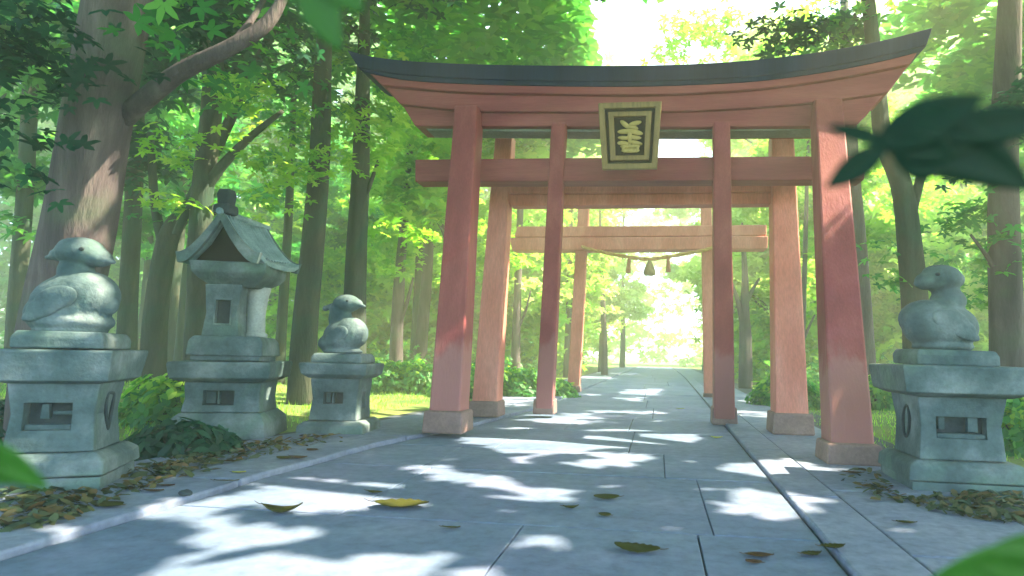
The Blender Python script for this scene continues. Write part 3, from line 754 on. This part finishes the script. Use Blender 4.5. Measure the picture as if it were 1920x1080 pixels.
px_tree('huge leaning grey trunk behind the largest pedestal', (95, 850), [(105, 640), (150, 420), (185, 210), (222, 0), (262, -220)], 120, 98, 7.6,
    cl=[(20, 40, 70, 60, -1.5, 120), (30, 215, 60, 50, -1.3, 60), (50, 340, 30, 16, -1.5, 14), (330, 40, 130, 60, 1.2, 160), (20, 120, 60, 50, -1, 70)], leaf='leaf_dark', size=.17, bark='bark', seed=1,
    brs=[([(200, 262, .15), (232, 225, .05), (268, 190, -.05), (340, 135, -.2), (430, 90, -.2), (500, 45, -.1), (540, -20, 0)], [32, 34, 36, 33, 29, 26, 15]),
         ([(430, 90, -.2), (470, 40, 0), (500, -10, .3)], [16, 12, 8])],
    aux=[([(400, 150, 60, 20, 0, 46), (480, 130, 60, 20, 0, 36), (440, 40, 60, 25, .8, 20)], 'leaf_mid', .2)])
px_tree('mossy tree behind the roofed lantern with a diagonal lit limb', (362, 780), [(372, 560), (378, 380), (398, 190), (400, 0)], 40, 32, 13,
    cl=[(420, 60, 150, 90, .5, 340), (300, 140, 100, 80, 1, 200), (200, 60, 100, 80, 2, 150)], leaf='leaf_dark', size=.27, seed=2,
    brs=[([(385, 350, 0), (420, 305, 0), (470, 255, 0), (530, 208, 0)], [22, 18, 14, 8]), ([(385, 370, 0), (350, 400, 0), (330, 440, 0)], [18, 16, 14])],
    aux=[([(345, 290, 60, 22, -.3, 60), (500, 190, 80, 35, -.3, 110), (430, 170, 50, 20, -.5, 45), (330, 385, 50, 14, -.3, 34), (400, 270, 40, 10, -.5, 18)], 'leaf_lime', .19)])
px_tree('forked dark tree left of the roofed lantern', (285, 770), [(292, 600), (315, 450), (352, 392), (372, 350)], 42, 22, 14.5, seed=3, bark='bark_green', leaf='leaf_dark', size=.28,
    cl=[(230, 230, 90, 70, 1, 160), (300, 330, 50, 30, 1, 60)], brs=[([(308, 470, 0), (290, 380, 0), (282, 250, .5)], [20, 16, 12])],
    aux=[([(310, 400, 50, 18, -.4, 40)], 'leaf_mid', .2)])
px_tree('slim dark trunk seen between the huge trunk and the lantern', (232, 750), [(240, 560), (252, 330), (258, 100)], 30, 24, 17, seed=4, leaf='leaf_dark', size=.3, cl=[(230, 130, 110, 90, 1, 190)])
px_tree('pale slim trunk at the far left edge behind the largest pedestal', (22, 760), [(30, 600), (48, 350), (60, 100)], 30, 24, 18, seed=5, leaf='leaf_mid', size=.3, cl=[(40, 420, 60, 30, 0, 40), (60, 100, 120, 90, 1, 150)])
px_tree('thin trunk touching the right eave of the lantern roof', (522, 735), [(528, 620), (540, 430), (548, 250)], 19, 12, 20, seed=6, leaf='leaf_mid', size=.28, cl=[(520, 330, 90, 50, 0, 90), (560, 180, 100, 70, 0, 140)])
px_tree('stout mossy trunk between the lantern and the smallest pedestal', (566, 760), [(572, 620), (588, 450), (600, 300), (606, 150)], 48, 30, 15, seed=7, leaf='leaf_mid', size=.24,
    cl=[(560, 190, 110, 70, 0.5, 190), (640, 70, 120, 60, 1, 200)], aux=[([(570, 335, 90, 28, -.4, 90), (640, 290, 60, 20, -.3, 50), (520, 380, 40, 20, -.4, 30), (500, 290, 50, 15, -.3, 30)], 'leaf_lime', .2)])
px_tree('straight mossy trunk directly behind the smallest pedestal', (664, 760), [(664, 640), (668, 480), (676, 330), (680, 180)], 42, 26, 16, seed=8, leaf='leaf_lime', size=.24,
    cl=[(700, 250, 120, 60, .5, 260), (740, 160, 110, 50, .5, 160), (620, 260, 70, 40, 0, 90), (760, 420, 60, 40, 1, 60)], brs=[([(672, 400, 0), (692, 350, 0), (713, 292, 0)], [9, 8, 5])],
    aux=[([(740, 90, 120, 60, 1, 170)], 'leaf_mid', .22)])
px_tree('short blue-green trunk left of the front gate above the hedge', (744, 722), [(744, 640), (750, 520), (758, 420)], 24, 16, 24, seed=9, leaf='leaf_lime', size=.3, bark='bark',
    cl=[(740, 490, 50, 25, -.5, 60), (780, 380, 110, 60, .5, 190)], brs=[([(752, 600, 0), (765, 560, 0), (775, 520, 0)], [8, 7, 4])])
px_tree('pale trunk touching the left front post of the gate', (788, 715), [(790, 640), (800, 520), (806, 400)], 24, 18, 27, seed=10, leaf='leaf_lime', size=.32, cl=[(820, 420, 100, 60, 1, 150), (800, 300, 120, 60, 1, 170)], bark='bark')
px_tree('slim pale trunk seen between the left posts of the gates', (967, 712), [(967, 640), (970, 560), (975, 400)], 17, 12, 29, seed=11, leaf='leaf_pale', size=.34, bark='bark', cl=[(990, 560, 60, 50, 1, 110), (980, 420, 80, 60, 1, 130), (1000, 280, 80, 50, 0, 110)],
    brs=[([(970, 620, 0), (985, 585, 0), (995, 545, 0)], [6, 5, 3])])
px_tree('faint thin trunk in the haze under the straw rope, left of the bright gap', (1133, 700), [(1133, 640), (1130, 560), (1128, 500)], 12, 7, 40, seed=12, leaf='leaf_pale', size=.45, bark='bark', cl=[(1120, 600, 50, 45, 2, 130), (1130, 510, 60, 40, 2, 130), (1105, 420, 60, 50, 2, 110)])
px_tree('pale forked tree seen between the two right posts above the hedge', (1398, 708), [(1398, 640), (1396, 580), (1397, 520), (1392, 430)], 22, 6, 28, seed=13, leaf='leaf_pale', size=.3, bark='bark', tall=False,
    cl=[(1420, 470, 25, 25, 1, 18), (1425, 590, 15, 15, 1, 10)], brs=[([(1396, 620, 0), (1385, 570, 0), (1372, 530, 0)], [14, 9, 5]), ([(1398, 570, 0), (1410, 545, 0), (1424, 522, 0)], [9, 7, 4])])
px_tree('broad pale grey trunk just right of the right front post', (1622, 745), [(1618, 640), (1605, 450), (1595, 320), (1590, 200)], 40, 28, 19, seed=14, leaf='leaf_lime', size=.26, bark='bark', cl=[(1660, 280, 90, 60, 1, 130), (1560, 60, 120, 50, 1, 150), (1400, 60, 120, 60, 2, 260), (1290, 80, 60, 50, 3, 150)])
px_tree('dark crooked trunk rising behind the stone bird at the right', (1722, 770), [(1718, 620), (1706, 470), (1690, 350), (1655, 255), (1640, 120)], 48, 28, 12.5, seed=15, leaf='leaf_mid', size=.21,
    cl=[(1640, 90, 80, 60, 0, 130), (1560, 60, 90, 40, 0, 120), (1660, 500, 40, 70, .8, 110), (1690, 200, 60, 40, 0, 70)], brs=[([(1702, 430, 0), (1730, 320, 0), (1760, 250, 0)], [22, 18, 12])],
    aux=[([(1460, 70, 90, 50, 0, 120), (1760, 330, 50, 30, 0, 40)], 'leaf_dark', .2)])
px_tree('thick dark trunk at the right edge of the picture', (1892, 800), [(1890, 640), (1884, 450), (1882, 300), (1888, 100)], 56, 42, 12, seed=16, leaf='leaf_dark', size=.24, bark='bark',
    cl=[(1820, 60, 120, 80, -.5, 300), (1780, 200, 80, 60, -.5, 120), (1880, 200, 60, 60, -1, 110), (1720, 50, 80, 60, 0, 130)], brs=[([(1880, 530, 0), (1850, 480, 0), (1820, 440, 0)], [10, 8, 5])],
    aux=[([(1830, 400, 70, 30, .5, 100), (1860, 480, 60, 40, .5, 110), (1820, 560, 70, 30, .8, 110)], 'leaf_mid', .2)])
px_tree('thin bare-stemmed tree between the right posts of the gates', (1503, 725), [(1504, 650), (1508, 520), (1512, 380)], 11, 7, 26, seed=17, leaf='leaf_lime', size=.3, bark='bark', cl=[(1530, 560, 40, 30, 1, 50), (1530, 480, 50, 40, 1, 60), (1500, 300, 70, 60, 1, 100)],
    brs=[([(1505, 640, 0), (1518, 610, 0), (1528, 590, 0)], [6, 5, 3])])

# overhead: added tree outside the frame, its gapped leaf roof shaping shade and sun patches
def canopy_pts(x0, x1, y0, y1, z, sp, r, keep=None):
    gx, gy = np.meshgrid(np.arange(x0, x1, sp), np.arange(y0, y1, sp)); n = gx.size
    P = np.stack([gx.ravel(), gy.ravel(), np.full(n, z)], 1)+r.uniform(-1, 1, (n, 3))*np.array([sp*.55, sp*.55, .35]); return P
r_ = np.random.default_rng(3)
P = np.concatenate([canopy_pts(-11, 24, -4, 32, z, .21, r_) for z in (11.2, 12.0)])
# a clearing over the far path and round the edge of the leaf roof
lim = (P[:, 1] > 16.5) & (P[:, 0] > -2.2) & (P[:, 0] < 7.5+r_.normal(0, .5, len(P)))
edge = np.array([noise.noise(Vector((p[0]*.35, p[1]*.35, 0))) for p in P])
rad = np.maximum(np.abs((P[:, 0]-6.5)/16.5), np.abs((P[:, 1]-13)/17))
P = P[~lim & (rad+edge*.15 < .98)]
P = P[~gap_mask(P)]
bt = (13.5, 5.5)
ct = tree('added broad tree out of frame to the right, its gapped crown shading the path', [(bt[0], bt[1], -.1), (bt[0]-.3, bt[1]+.3, 5), (bt[0]-1.2, bt[1]+1.5, 10), (bt[0]-3, bt[1]+4, 12)], [.6, .48, .4, .25], bark='bark', seed=40,
    branches=[([(bt[0]-.3, bt[1]+.3, 7), (8, 12, 10), (2, 16, 11.6)], [.26, .2, .1]), ([(bt[0]-.3, bt[1]+.3, 8), (13, 14, 10), (11, 22, 11.6)], [.24, .18, .1]), ([(bt[0]-.5, bt[1]+.5, 9), (4, 8, 10.8), (-5, 12, 11.6)], [.22, .16, .08])])
me = mesh_leaves('crown', P-np.array((bt[0], bt[1], -.1)), r_.uniform(.85, 1.15, len(P))*.33, OVATE, .25, 9); link('crown', me, M['leaf_canopy'], ct)

# background wood: shared crowns
def base_tree(seed, leaf, sz, h=13, z0=4.0, n=1500, bark='bark_green'):
    rr = random.Random(seed); rn = np.random.default_rng(seed)
    cl = []
    for i in range(9):
        a = rr.uniform(0, 6.28); d = rr.uniform(.4, 2.8); z = z0+(h-z0)*rr.random()
        cl.append(((math.cos(a)*d, math.sin(a)*d, z), (rr.uniform(.9, 1.7), rr.uniform(.9, 1.7), rr.uniform(.4, .9)), n//9))
    t = empty('tree', (0, 0, 0), label='x', cat='tree', group='background trees deeper in the wood')
    lean = rr.uniform(-.5, .5)
    P = cr([Vector(p) for p in [(0, 0, -.1), (.05, 0, 3), (lean*.5, .1, 7), (lean, 0, h)]], 4)
    MB().tube(P, [.25*(1-.75*i/len(P)) for i in range(len(P))], 10, .25, seed).build('trunk', M[bark], t, smooth=True)
    for c, _, _ in cl[:3]:
        z = max(2.5, c[2]-1.6); MB().tube([(lean*z/h*.8, 0, z), ((c[0])*.5, c[1]*.5, c[2]-.6), c], [.08, .05, .02], 6).build('branch', M[bark], t, smooth=True)
    F = foliage_points(cl, 1, rn)
    link('crown', mesh_leaves('crown', F, rn.uniform(.7, 1.3, len(F))*sz, MAPLE, .6, seed), M[leaf], t)
    return t
def copy_tree(o, parent=None):
    c = o.copy(); C.objects.link(c)
    if parent is not None: c.parent = parent
    for ch_ in [k for k in bpy.data.objects if k.parent == o]: copy_tree(ch_, c)
    return c
protos = {k: [base_tree(s+i, lf, sz) for i in range(2)] for k, s, lf, sz in
          (('dark', 100, 'leaf_dark', .34), ('mid', 110, 'leaf_mid', .34), ('lime', 120, 'leaf_lime', .36), ('pale', 130, 'leaf_pale', .40))}
LB = {'dark': 'dark teal-leaved tree deep in the wood', 'mid': 'mid green tree deep in the wood',
      'lime': 'sunlit lime green tree deep in the wood', 'pale': 'pale hazy yellow-green tree beside the bright end of the path'}
rr = random.Random(21); used = set(); placed = []
def put(x, y, kind):
    pr = rr.choice(protos[kind])
    o = pr if pr.name not in used else copy_tree(pr)
    used.add(pr.name); o.location = (x, y, gz(x, y)); o.rotation_euler.z = rr.uniform(0, 6.28); s = rr.uniform(.85, 1.2); o.scale = (s, s, s*rr.uniform(.95, 1.15)); o['label'] = LB[kind]
tries = 0
while len(placed) < 50 and tries < 6000:
    tries += 1
    y = rr.uniform(18, 62); cx = .12*y*0-.5
    side = rr.choice((-1, -1, 1)); d = rr.uniform(4.8+y*.03, 8+y*.75)
    x = cx+side*d
    if any((x-a)**2+(y-b)**2 < 9.5 for a, b in placed): continue
    if side > 0 and y < 24: continue
    if side < 0 and y < 24 and x > -11: continue
    placed.append((x, y))
    q = d/y
    kind = 'pale' if (q < .22 and y > 30) else 'lime' if q < .45 else ('mid' if q < 1.0 or side > 0 else 'dark')  # tone follows distance from the path: shade and backlight put into leaf colour
    put(x, y, kind)
# two trees arching over the bright end
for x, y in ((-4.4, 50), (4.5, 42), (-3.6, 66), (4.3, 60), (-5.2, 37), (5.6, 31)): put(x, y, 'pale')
for x, y in ((-7, -7), (-2, -11), (4, -9), (9, -4), (-12, -1), (-11, 4), (12, -10), (-8, -14), (1, -17), (-14, 3), (-13, 9), (-17, 6), (-16, 13), (-21, 10), (-20, 16), (-24, 4), (-25, 20), (12, 16), (15, 20), (17, 11)): put(x, y, 'mid')  # those behind the camera are added to cut light on the front faces

for k_ in protos.values():               # drop kinds that found no place
    for pr in k_:
        if pr.name not in used:
            for ch_ in [c_ for c_ in bpy.data.objects if c_.parent == pr]: bpy.data.objects.remove(ch_)
            bpy.data.objects.remove(pr)
# far wood as one mass of foliage on both sides
r_ = np.random.default_rng(31)
def mass(name, label, n, fx, leaf, sz):
    F = fx(n); return tag(link(name, mesh_leaves(name, F, r_.uniform(.7, 1.4, len(F))*sz, MAPLE, .8, 77), M[leaf]), label, 'foliage', None, 'stuff')
def wall(x0, x1, y0, y1, z0, z1, open_=False):
    def f(n):
        nc = n//18; c = np.stack([r_.uniform(x0, x1, nc), r_.uniform(y0, y1, nc), z0+(z1-z0)*r_.random(nc)**.8], 1)
        return c[r_.integers(0, nc, n)]+r_.normal(0, 1, (n, 3))*np.array([1.1, 1.1, .6])
    return f
mass('far_foliage', 'dense green foliage closing the wood at the far left', 26000, wall(-75, -22, 40, 62, 0, 32), 'leaf_mid', .7)
mass('far_foliage', 'bright green foliage closing the wood left of the path', 20000, wall(-30, -6.5, 55, 75, 0, 30), 'leaf_lime', .7)
mass('far_foliage', 'sunlit foliage behind the hedges left of the gates', 13000, wall(-24, -5.5, 34, 46, 0, 10), 'leaf_lime', .5)
mass('far_foliage', 'sunlit foliage behind the hedges right of the gates', 11000, wall(5.5, 24, 34, 46, 0, 10), 'leaf_lime', .5)
mass('far_foliage', 'pale glowing foliage far beyond the end of the path', 4000, wall(-14, 24, 88, 100, 0, 24), 'leaf_pale', .8)  # added pale leaves put the warm glow of the opening into colour
mass('far_foliage', 'bright green foliage closing the wood right of the path', 22000, wall(6.5, 42, 50, 72, 0, 30), 'leaf_lime', .7)

# ------------------------------------------------------------------ bushes
def bush(label, c, rad, leaf, n, sz, group='bushes beside the path', tmpl=OVATE, seed=0, aux=None):
    root = empty('bush', (c[0], c[1], gz(c[0], c[1])), label=label, cat='bush', group=group)
    rr2 = np.random.default_rng(seed+200)
    st = MB()
    for i in range(7):
        a = rr2.uniform(0, 6.28); q = Vector((math.cos(a)*rad[0]*.6, math.sin(a)*rad[1]*.6, rad[2]*rr2.uniform(.6, .9)))
        st.tube([(0, 0, -.03), q*.5+Vector((0, 0, .1)), q], [.02, .013, .006], 6)
    st.build('stems', M['bark_green'], root, smooth=True)
    def pts(n, zlo=-.1, zhi=1):
        d = rr2.normal(0, 1, (n*3, 3)); d /= np.linalg.norm(d, axis=1)[:, None]; d = d[(d[:, 2] > zlo) & (d[:, 2] <= zhi)][:n]
        lump = np.array([1+.28*noise.noise(Vector((v[0]*2.2+seed, v[1]*2.2, v[2]*2.2))) for v in d])
        return d, d*(rr2.uniform(.45, 1, (len(d), 1))**.4)*lump[:, None]*np.array(rad)
    d, p = pts(n); link('foliage', mesh_leaves('foliage', p, rr2.uniform(.7, 1.3, len(p))*sz, tmpl, .5, seed, up=d), M[leaf], root)
    if aux:
        d, p = pts(aux[0], .55); link('sunlit_leaves', mesh_leaves('sunlit_leaves', p*1.05, rr2.uniform(.8, 1.3, len(p))*sz*1.1, tmpl, .5, seed+1, up=d), M[aux[1]], root)  # lime leaves on top carry the sunlight in their colour
    return root
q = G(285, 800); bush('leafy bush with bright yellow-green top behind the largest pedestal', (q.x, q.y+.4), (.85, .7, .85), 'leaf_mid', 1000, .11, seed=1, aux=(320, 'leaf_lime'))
q = G(300, 860); bush('low dark bush in front of the yellow-topped bush', (q.x, q.y+.3), (.75, .5, .42), 'leaf_dark', 600, .095, seed=2)
q = G(10, 860); bush('dark bush at the left edge behind the largest pedestal', (q.x-.3, q.y+.6), (.9, .7, .7), 'leaf_dark', 900, .09, seed=3)
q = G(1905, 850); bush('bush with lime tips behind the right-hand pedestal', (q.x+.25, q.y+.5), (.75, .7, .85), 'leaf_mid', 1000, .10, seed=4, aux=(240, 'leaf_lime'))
HL = [(700, 'rounded hedge bush left of the front gate'), (770, 'hedge bush just left of the left front post'), (930, 'hedge bush seen between the left posts'), (1000, 'hedge bush left of the inner left post'),
      (1040, 'small hedge bush at the end of the left hedge'), (1410, 'hedge bush right of the inner right post'), (1530, 'hedge bush between the right posts'), (1610, 'hedge bush right of the right front post'),
      (640, 'hedge bush behind the smallest pedestal'), (1690, 'hedge bush behind the right-hand pedestal')]
for i, (x, lab) in enumerate(HL):
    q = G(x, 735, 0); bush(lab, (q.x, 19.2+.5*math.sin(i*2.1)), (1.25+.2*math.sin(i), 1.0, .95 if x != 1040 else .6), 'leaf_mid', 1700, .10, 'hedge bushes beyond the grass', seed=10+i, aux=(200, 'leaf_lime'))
# undergrowth further back
r_ = np.random.default_rng(44)
def under(n):
    s_ = r_.choice([-1, 1], n); y = r_.uniform(23, 55, n); d = r_.uniform(5.5, 30, n)
    z = np.abs(r_.normal(0, .55, n)); return np.stack([-.5+s_*d, y, z+.1], 1)
mass('undergrowth', 'low green undergrowth covering the floor of the wood', 16000, under, 'leaf_mid', .22)
# grass
def grass():
    n = 15000; s_ = r_.choice([-1, 1], n, p=[.6, .4]); y = r_.uniform(7.5, 24, n); d = np.where(s_ < 0, r_.uniform(5.5, 15, n), r_.uniform(3.7, 12, n))
    x = -.5+s_*d; k = ~((s_ < 0) & (x > -5.4)); x, y = x[k], y[k]; n = len(x)
    z = np.array([gz(a, b) for a, b in zip(x, y)])
    h = r_.uniform(.05, .13, n); a = r_.uniform(0, 3.14, n); w_ = .012; lx = r_.normal(0, .03, (n, 2))
    V = np.zeros((n, 3, 3)); V[:, 0] = np.stack([x-np.cos(a)*w_, y-np.sin(a)*w_, z-.01], 1); V[:, 1] = np.stack([x+np.cos(a)*w_, y+np.sin(a)*w_, z-.01], 1); V[:, 2] = np.stack([x+lx[:, 0], y+lx[:, 1], z+h], 1)
    me = bpy.data.meshes.new('grass'); me.vertices.add(3*n); me.vertices.foreach_set('co', V.reshape(-1).astype(np.float32))
    me.loops.add(3*n); me.loops.foreach_set('vertex_index', np.arange(3*n, dtype=np.int32)); me.polygons.add(n); me.polygons.foreach_set('loop_start', (np.arange(n)*3).astype(np.int32)); me.update(calc_edges=True)
    tag(link('grass', me, M['leaf_lime']), 'short yellow-green grass beside the path', 'grass', None, 'stuff')
grass()

# ------------------------------------------------------------------ fallen leaves
def litter():
    r2 = np.random.default_rng(5); P = []
    def region(poly, n, z):
        xs_ = [p[0] for p in poly]; ys_ = [p[1] for p in poly]; k = 0
        while k < n:
            x, y = r2.uniform(min(xs_), max(xs_)), r2.uniform(min(ys_), max(ys_))
            if pip(np.array([x]), np.array([y]), poly)[0]:
                g = G(x, y, z); P.append((g.x, g.y, g.z+r2.uniform(0, .03))); k += 1
    region([(0, 900), (120, 915), (190, 925), (260, 900), (330, 860), (560, 815), (620, 820), (520, 850), (400, 880), (250, 925), (110, 985), (0, 1000)], 560, .055)
    region([(190, 900), (330, 850), (520, 820), (540, 835), (420, 860), (300, 890)], 160, .055)
    region([(540, 818), (640, 815), (640, 830), (560, 840)], 25, .055)
    region([(1630, 900), (1700, 935), (1800, 925), (1920, 915), (1920, 985), (1840, 975), (1740, 955), (1640, 930)], 300, .02)
    region([(1560, 880), (1650, 880), (1680, 920), (1640, 940), (1580, 905)], 40, .02)
    P_ = np.array(P); me = mesh_leaves('fallen_leaves', P_, r2.uniform(.04, .085, len(P_)), OVATE, .35, 3)
    tag(link('fallen_leaves', me, M['litter']), 'drift of dark green and brown fallen leaves round the pedestals', 'leaf litter', None, 'stuff')
litter()
def fallen(x, y, Lpx, rz, curl, mat, label, z=.0, ratio=.42, lift=0, jag=False):
    g = G(x, y, z); dep = (g-CP).dot(CM @ Vector((0, 0, -1))); L = Lpx*dep/FPX/2; W_ = L*ratio*1.6
    root = empty('fallen_leaf', (g.x, g.y, z+.004), rz, label=label, cat='leaf', group='single leaves lying on the paving')
    mb = MB(); n = 12; up, dn = [], []
    for side in (0, 1):
        pass
    rows_ = []
    for i in range(n+1):
        t = -1+2*i/n; wv = W_*max(0.02, (1-t*t))**.75*(1+(.14 if i % 2 else -.10)*jag)*(1 if t < .2 else 1-.25*(t-.2))
        zc = L*curl*(t*t)+L*.03; rows_.append([(t*L, -wv, zc+abs(curl)*wv*.7+.01), (t*L, -wv*.5, zc+.004), (t*L, 0, zc), (t*L, wv*.5, zc+.004), (t*L, wv, zc+abs(curl)*wv*.9)])
    v = [p for r0 in rows_ for p in r0]; f = [(5*i+j, 5*i+j+1, 5*i+6+j, 5*i+5+j) for i in range(n) for j in range(4)]
    mb.add(v, f); o = mb.build('blade', M[mat], root, smooth=True); m = o.modifiers.new('t', 'SOLIDIFY'); m.thickness = .0015
    MB().tube([(-L*1.0, 0, rows_[0][2][2]), (-L*1.18, L*.03, rows_[0][2][2]+L*.02), (-L*1.38, L*.1, rows_[0][2][2]+L*.06*(1+curl*3))], [.0035, .0028, .002], 5).build('stalk', M['brown_leaf'], root)
    return root
FL = [(528, 962, 74, 15, .42, 'olive_leaf', 'curled green-brown leaf lying between the two large sun patches', .004, .30, 0),
 (752, 950, 104, 8, .12, 'olive_leaf', 'largest olive leaf with ragged edges at the edge of a sun patch', .004, .42, 1),
 (702, 925, 34, -10, .15, 'olive_leaf', 'small leaf lying inside the wide sun patch', .004, .4, 0),
 (846, 991, 34, 5, .1, 'olive_leaf', 'small olive leaf at the end of a paving joint', .004, .3, 0),
 (1137, 935, 48, 190, .12, 'olive_leaf', 'oval olive leaf near the middle of the path', .004, .45, 0),
 (1070, 954, 30, 20, .3, 'olive_leaf', 'small curled leaf left of the oval olive leaf', .004, .4, 0),
 (1134, 967, 24, 170, .1, 'olive_leaf', 'tiny green leaf just below the oval olive leaf', .004, .5, 0),
 (1194, 1034, 88, 168, .16, 'olive_leaf', 'long ragged dark leaf at the front of the path', .004, .34, 1),
 (1424, 1044, 54, 5, .1, 'brown_leaf', 'brown leaf lying at the front right of the path', .004, .42, 0),
 (1413, 1056, 30, 175, .1, 'brown_leaf', 'narrow brown leaf just below a larger brown one', .004, .3, 0),
 (1522, 1042, 44, 25, .2, 'olive_leaf', 'folded olive leaf beside the right kerb at the front', .004, .4, 1),
 (1562, 1028, 52, 20, .15, 'olive_leaf', 'dark green leaf on the right kerb at the front', .04, .4, 1),
 (1700, 982, 38, 0, .12, 'olive_leaf', 'olive leaf beside the smallest right-hand sun patch', .016, .42, 0),
 (1344, 822, 22, 10, .25, 'yellow_leaf', 'small yellow leaf near the right kerb', .004, .4, 0),
 (1276, 767, 16, 0, .1, 'yellow_leaf', 'tiny yellow leaf far along the path', .004, .45, 0),
 (560, 860, 34, 0, .2, 'brown_leaf', 'brown leaf on the left paving near the lantern', .055, .45, 0),
 (532, 860, 30, 180, .1, 'olive_leaf', 'olive leaf on the left paving near the lantern', .055, .45, 0),
 (448, 887, 24, 20, .1, 'yellow_leaf', 'yellow-olive leaf on the left paving', .055, .4, 0),
 (425, 903, 46, 12, .05, 'olive_leaf', 'long dark leaf on the left kerb', .075, .22, 0),
 (585, 845, 24, 170, .1, 'brown_leaf', 'rust brown leaf on the left paving below the smallest pedestal', .055, .45, 0),
 (430, 866, 30, 10, .1, 'brown_leaf', 'small brown leaf at the edge of the leaf drift', .055, .4, 0),
 (312, 912, 30, 10, .1, 'brown_leaf', 'brown leaf between the drift and the left kerb', .055, .4, 0),
 (288, 922, 40, 5, .1, 'brown_leaf', 'flat grey-brown leaf near the front corner of the largest pedestal', .055, .32, 0),
 (208, 950, 52, 175, .15, 'olive_leaf', 'wide tan leaf in front of the largest pedestal', .055, .42, 0),
 (1600, 888, 40, 0, .1, 'brown_leaf', 'dark brown leaf at the foot of the right front post', .016, .4, 0),
 (1640, 915, 36, 10, .1, 'olive_leaf', 'olive leaf before the right-hand pedestal foot', .016, .4, 0)]
for a in FL: fallen(a[0], a[1], a[2], R(a[3]), a[4], a[5], a[6], a[7], a[8], 0, bool(a[9]))
q = G(348, 930, .05); mbp = MB().ball((0, 0, .02), (.055, .04, .028)); pb = mbp.build('pebble', M['stone_dark'], smooth=True); pb.location = (q.x, q.y, .055); tag(pb, 'small dark pebble on the left kerb', 'pebble'); rough_up(pb, .006, 20)

# ------------------------------------------------------------------ leafy sprigs close to the lens
def blade(mb, a, b, w_, dep_a, dep_b, bulge=.5, n=14, curve=0, fold=.25):
    A, B = PD(*a, dep_a), PD(*b, dep_b); ax = (B-A); L = ax.length; t_ = ax.normalized(); view = (CM @ Vector((0, 0, 1))); s_ = t_.cross(view).normalized(); nn = s_.cross(t_)
    W_ = w_*dep_a/FPX/2; rings = []
    for i in range(n+1):
        t = i/n; ww = W_*(math.sin(math.pi*t**(bulge))**.85 if 0 < t < 1 else 0.02)+.0005
        c = A+ax*t+s_*curve*L*math.sin(math.pi*t); rings.append([c-s_*ww+nn*ww*fold, c-s_*ww*.5+nn*ww*fold*.3, c, c+s_*ww*.5+nn*ww*fold*.3, c+s_*ww+nn*ww*fold])
    v = [tuple(p) for r0 in rings for p in r0]; mb.add(v, [(5*i+j, 5*i+j+1, 5*i+6+j, 5*i+5+j) for i in range(n) for j in range(4)])
def sprig(label, blades, mat, twig, dep):
    base = PD(*twig[-1], dep+.02); root = empty('leafy_sprig', base, label=label, cat='sprig', group='leaves hanging close before the camera'); io_ = Matrix.Translation(-base)
    for bl in blades:
        m = MB(); blade(m, *bl); m.v = [tuple(io_ @ Vector(v)) for v in m.v]; o = m.build('leaf', M[mat], root, smooth=True); k = o.modifiers.new('t', 'SOLIDIFY'); k.thickness = .0012
    m = MB().tube([PD(*p, dep+.015) for p in twig], [.003]*len(twig), 6); m.v = [tuple(io_ @ Vector(v)) for v in m.v]; m.build('twig', M['bark_green'], root, smooth=True)
D = .66
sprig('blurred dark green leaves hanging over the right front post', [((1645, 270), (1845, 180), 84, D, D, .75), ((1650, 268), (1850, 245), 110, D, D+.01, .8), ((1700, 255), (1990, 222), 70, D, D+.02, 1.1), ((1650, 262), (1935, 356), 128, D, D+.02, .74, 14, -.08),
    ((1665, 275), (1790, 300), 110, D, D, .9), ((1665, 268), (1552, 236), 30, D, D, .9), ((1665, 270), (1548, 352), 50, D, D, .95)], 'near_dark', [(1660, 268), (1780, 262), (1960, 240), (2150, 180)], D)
sprig('blurred green leaf hanging from the top edge left of the gate', [((590, -60), (640, 96), 74, D, D, .8, 14, .08), ((600, -60), (682, 24), 66, D, D, .8), ((570, -70), (540, 10), 40, D, D, .9)], 'green_leaf', [(600, -50), (580, -120), (500, -200)], D)
sprig('blurred bright green leaf tip at the left edge', [((-70, 830), (92, 915), 64, D, D, .8, 14, -.04), ((-80, 850), (30, 905), 56, D, D, .8)], 'green_leaf', [(-60, 835), (-150, 800), (-260, 820)], D)
sprig('blurred green leaf in the lower right corner', [((2010, 1060), (1735, 1092), 96, D, D, .85, 14, .05), ((2010, 1020), (1850, 1030), 60, D, D, .9), ((2000, 1080), (1820, 1050), 80, D, D, .85)], 'green_leaf', [(1990, 1060), (2080, 1080), (2200, 1150)], D)

# ------------------------------------------------------------------ haze
hz = MB().box(-90, 90, -30, 112, -2, 45).build('haze', None, kind='stuff')
m, n, out = newmat('haze'); pv = N(n, 'ShaderNodeVolumePrincipled'); pv.inputs['Color'].default_value = (.96, 1.0, .76, 1)
pv.inputs['Density'].default_value = .007; pv.inputs['Anisotropy'].default_value = .35
n.links.new(pv.outputs[0], out.inputs['Volume']); hz.data.materials.append(m)
tag(hz, 'pale green forest haze filling the air', 'haze')
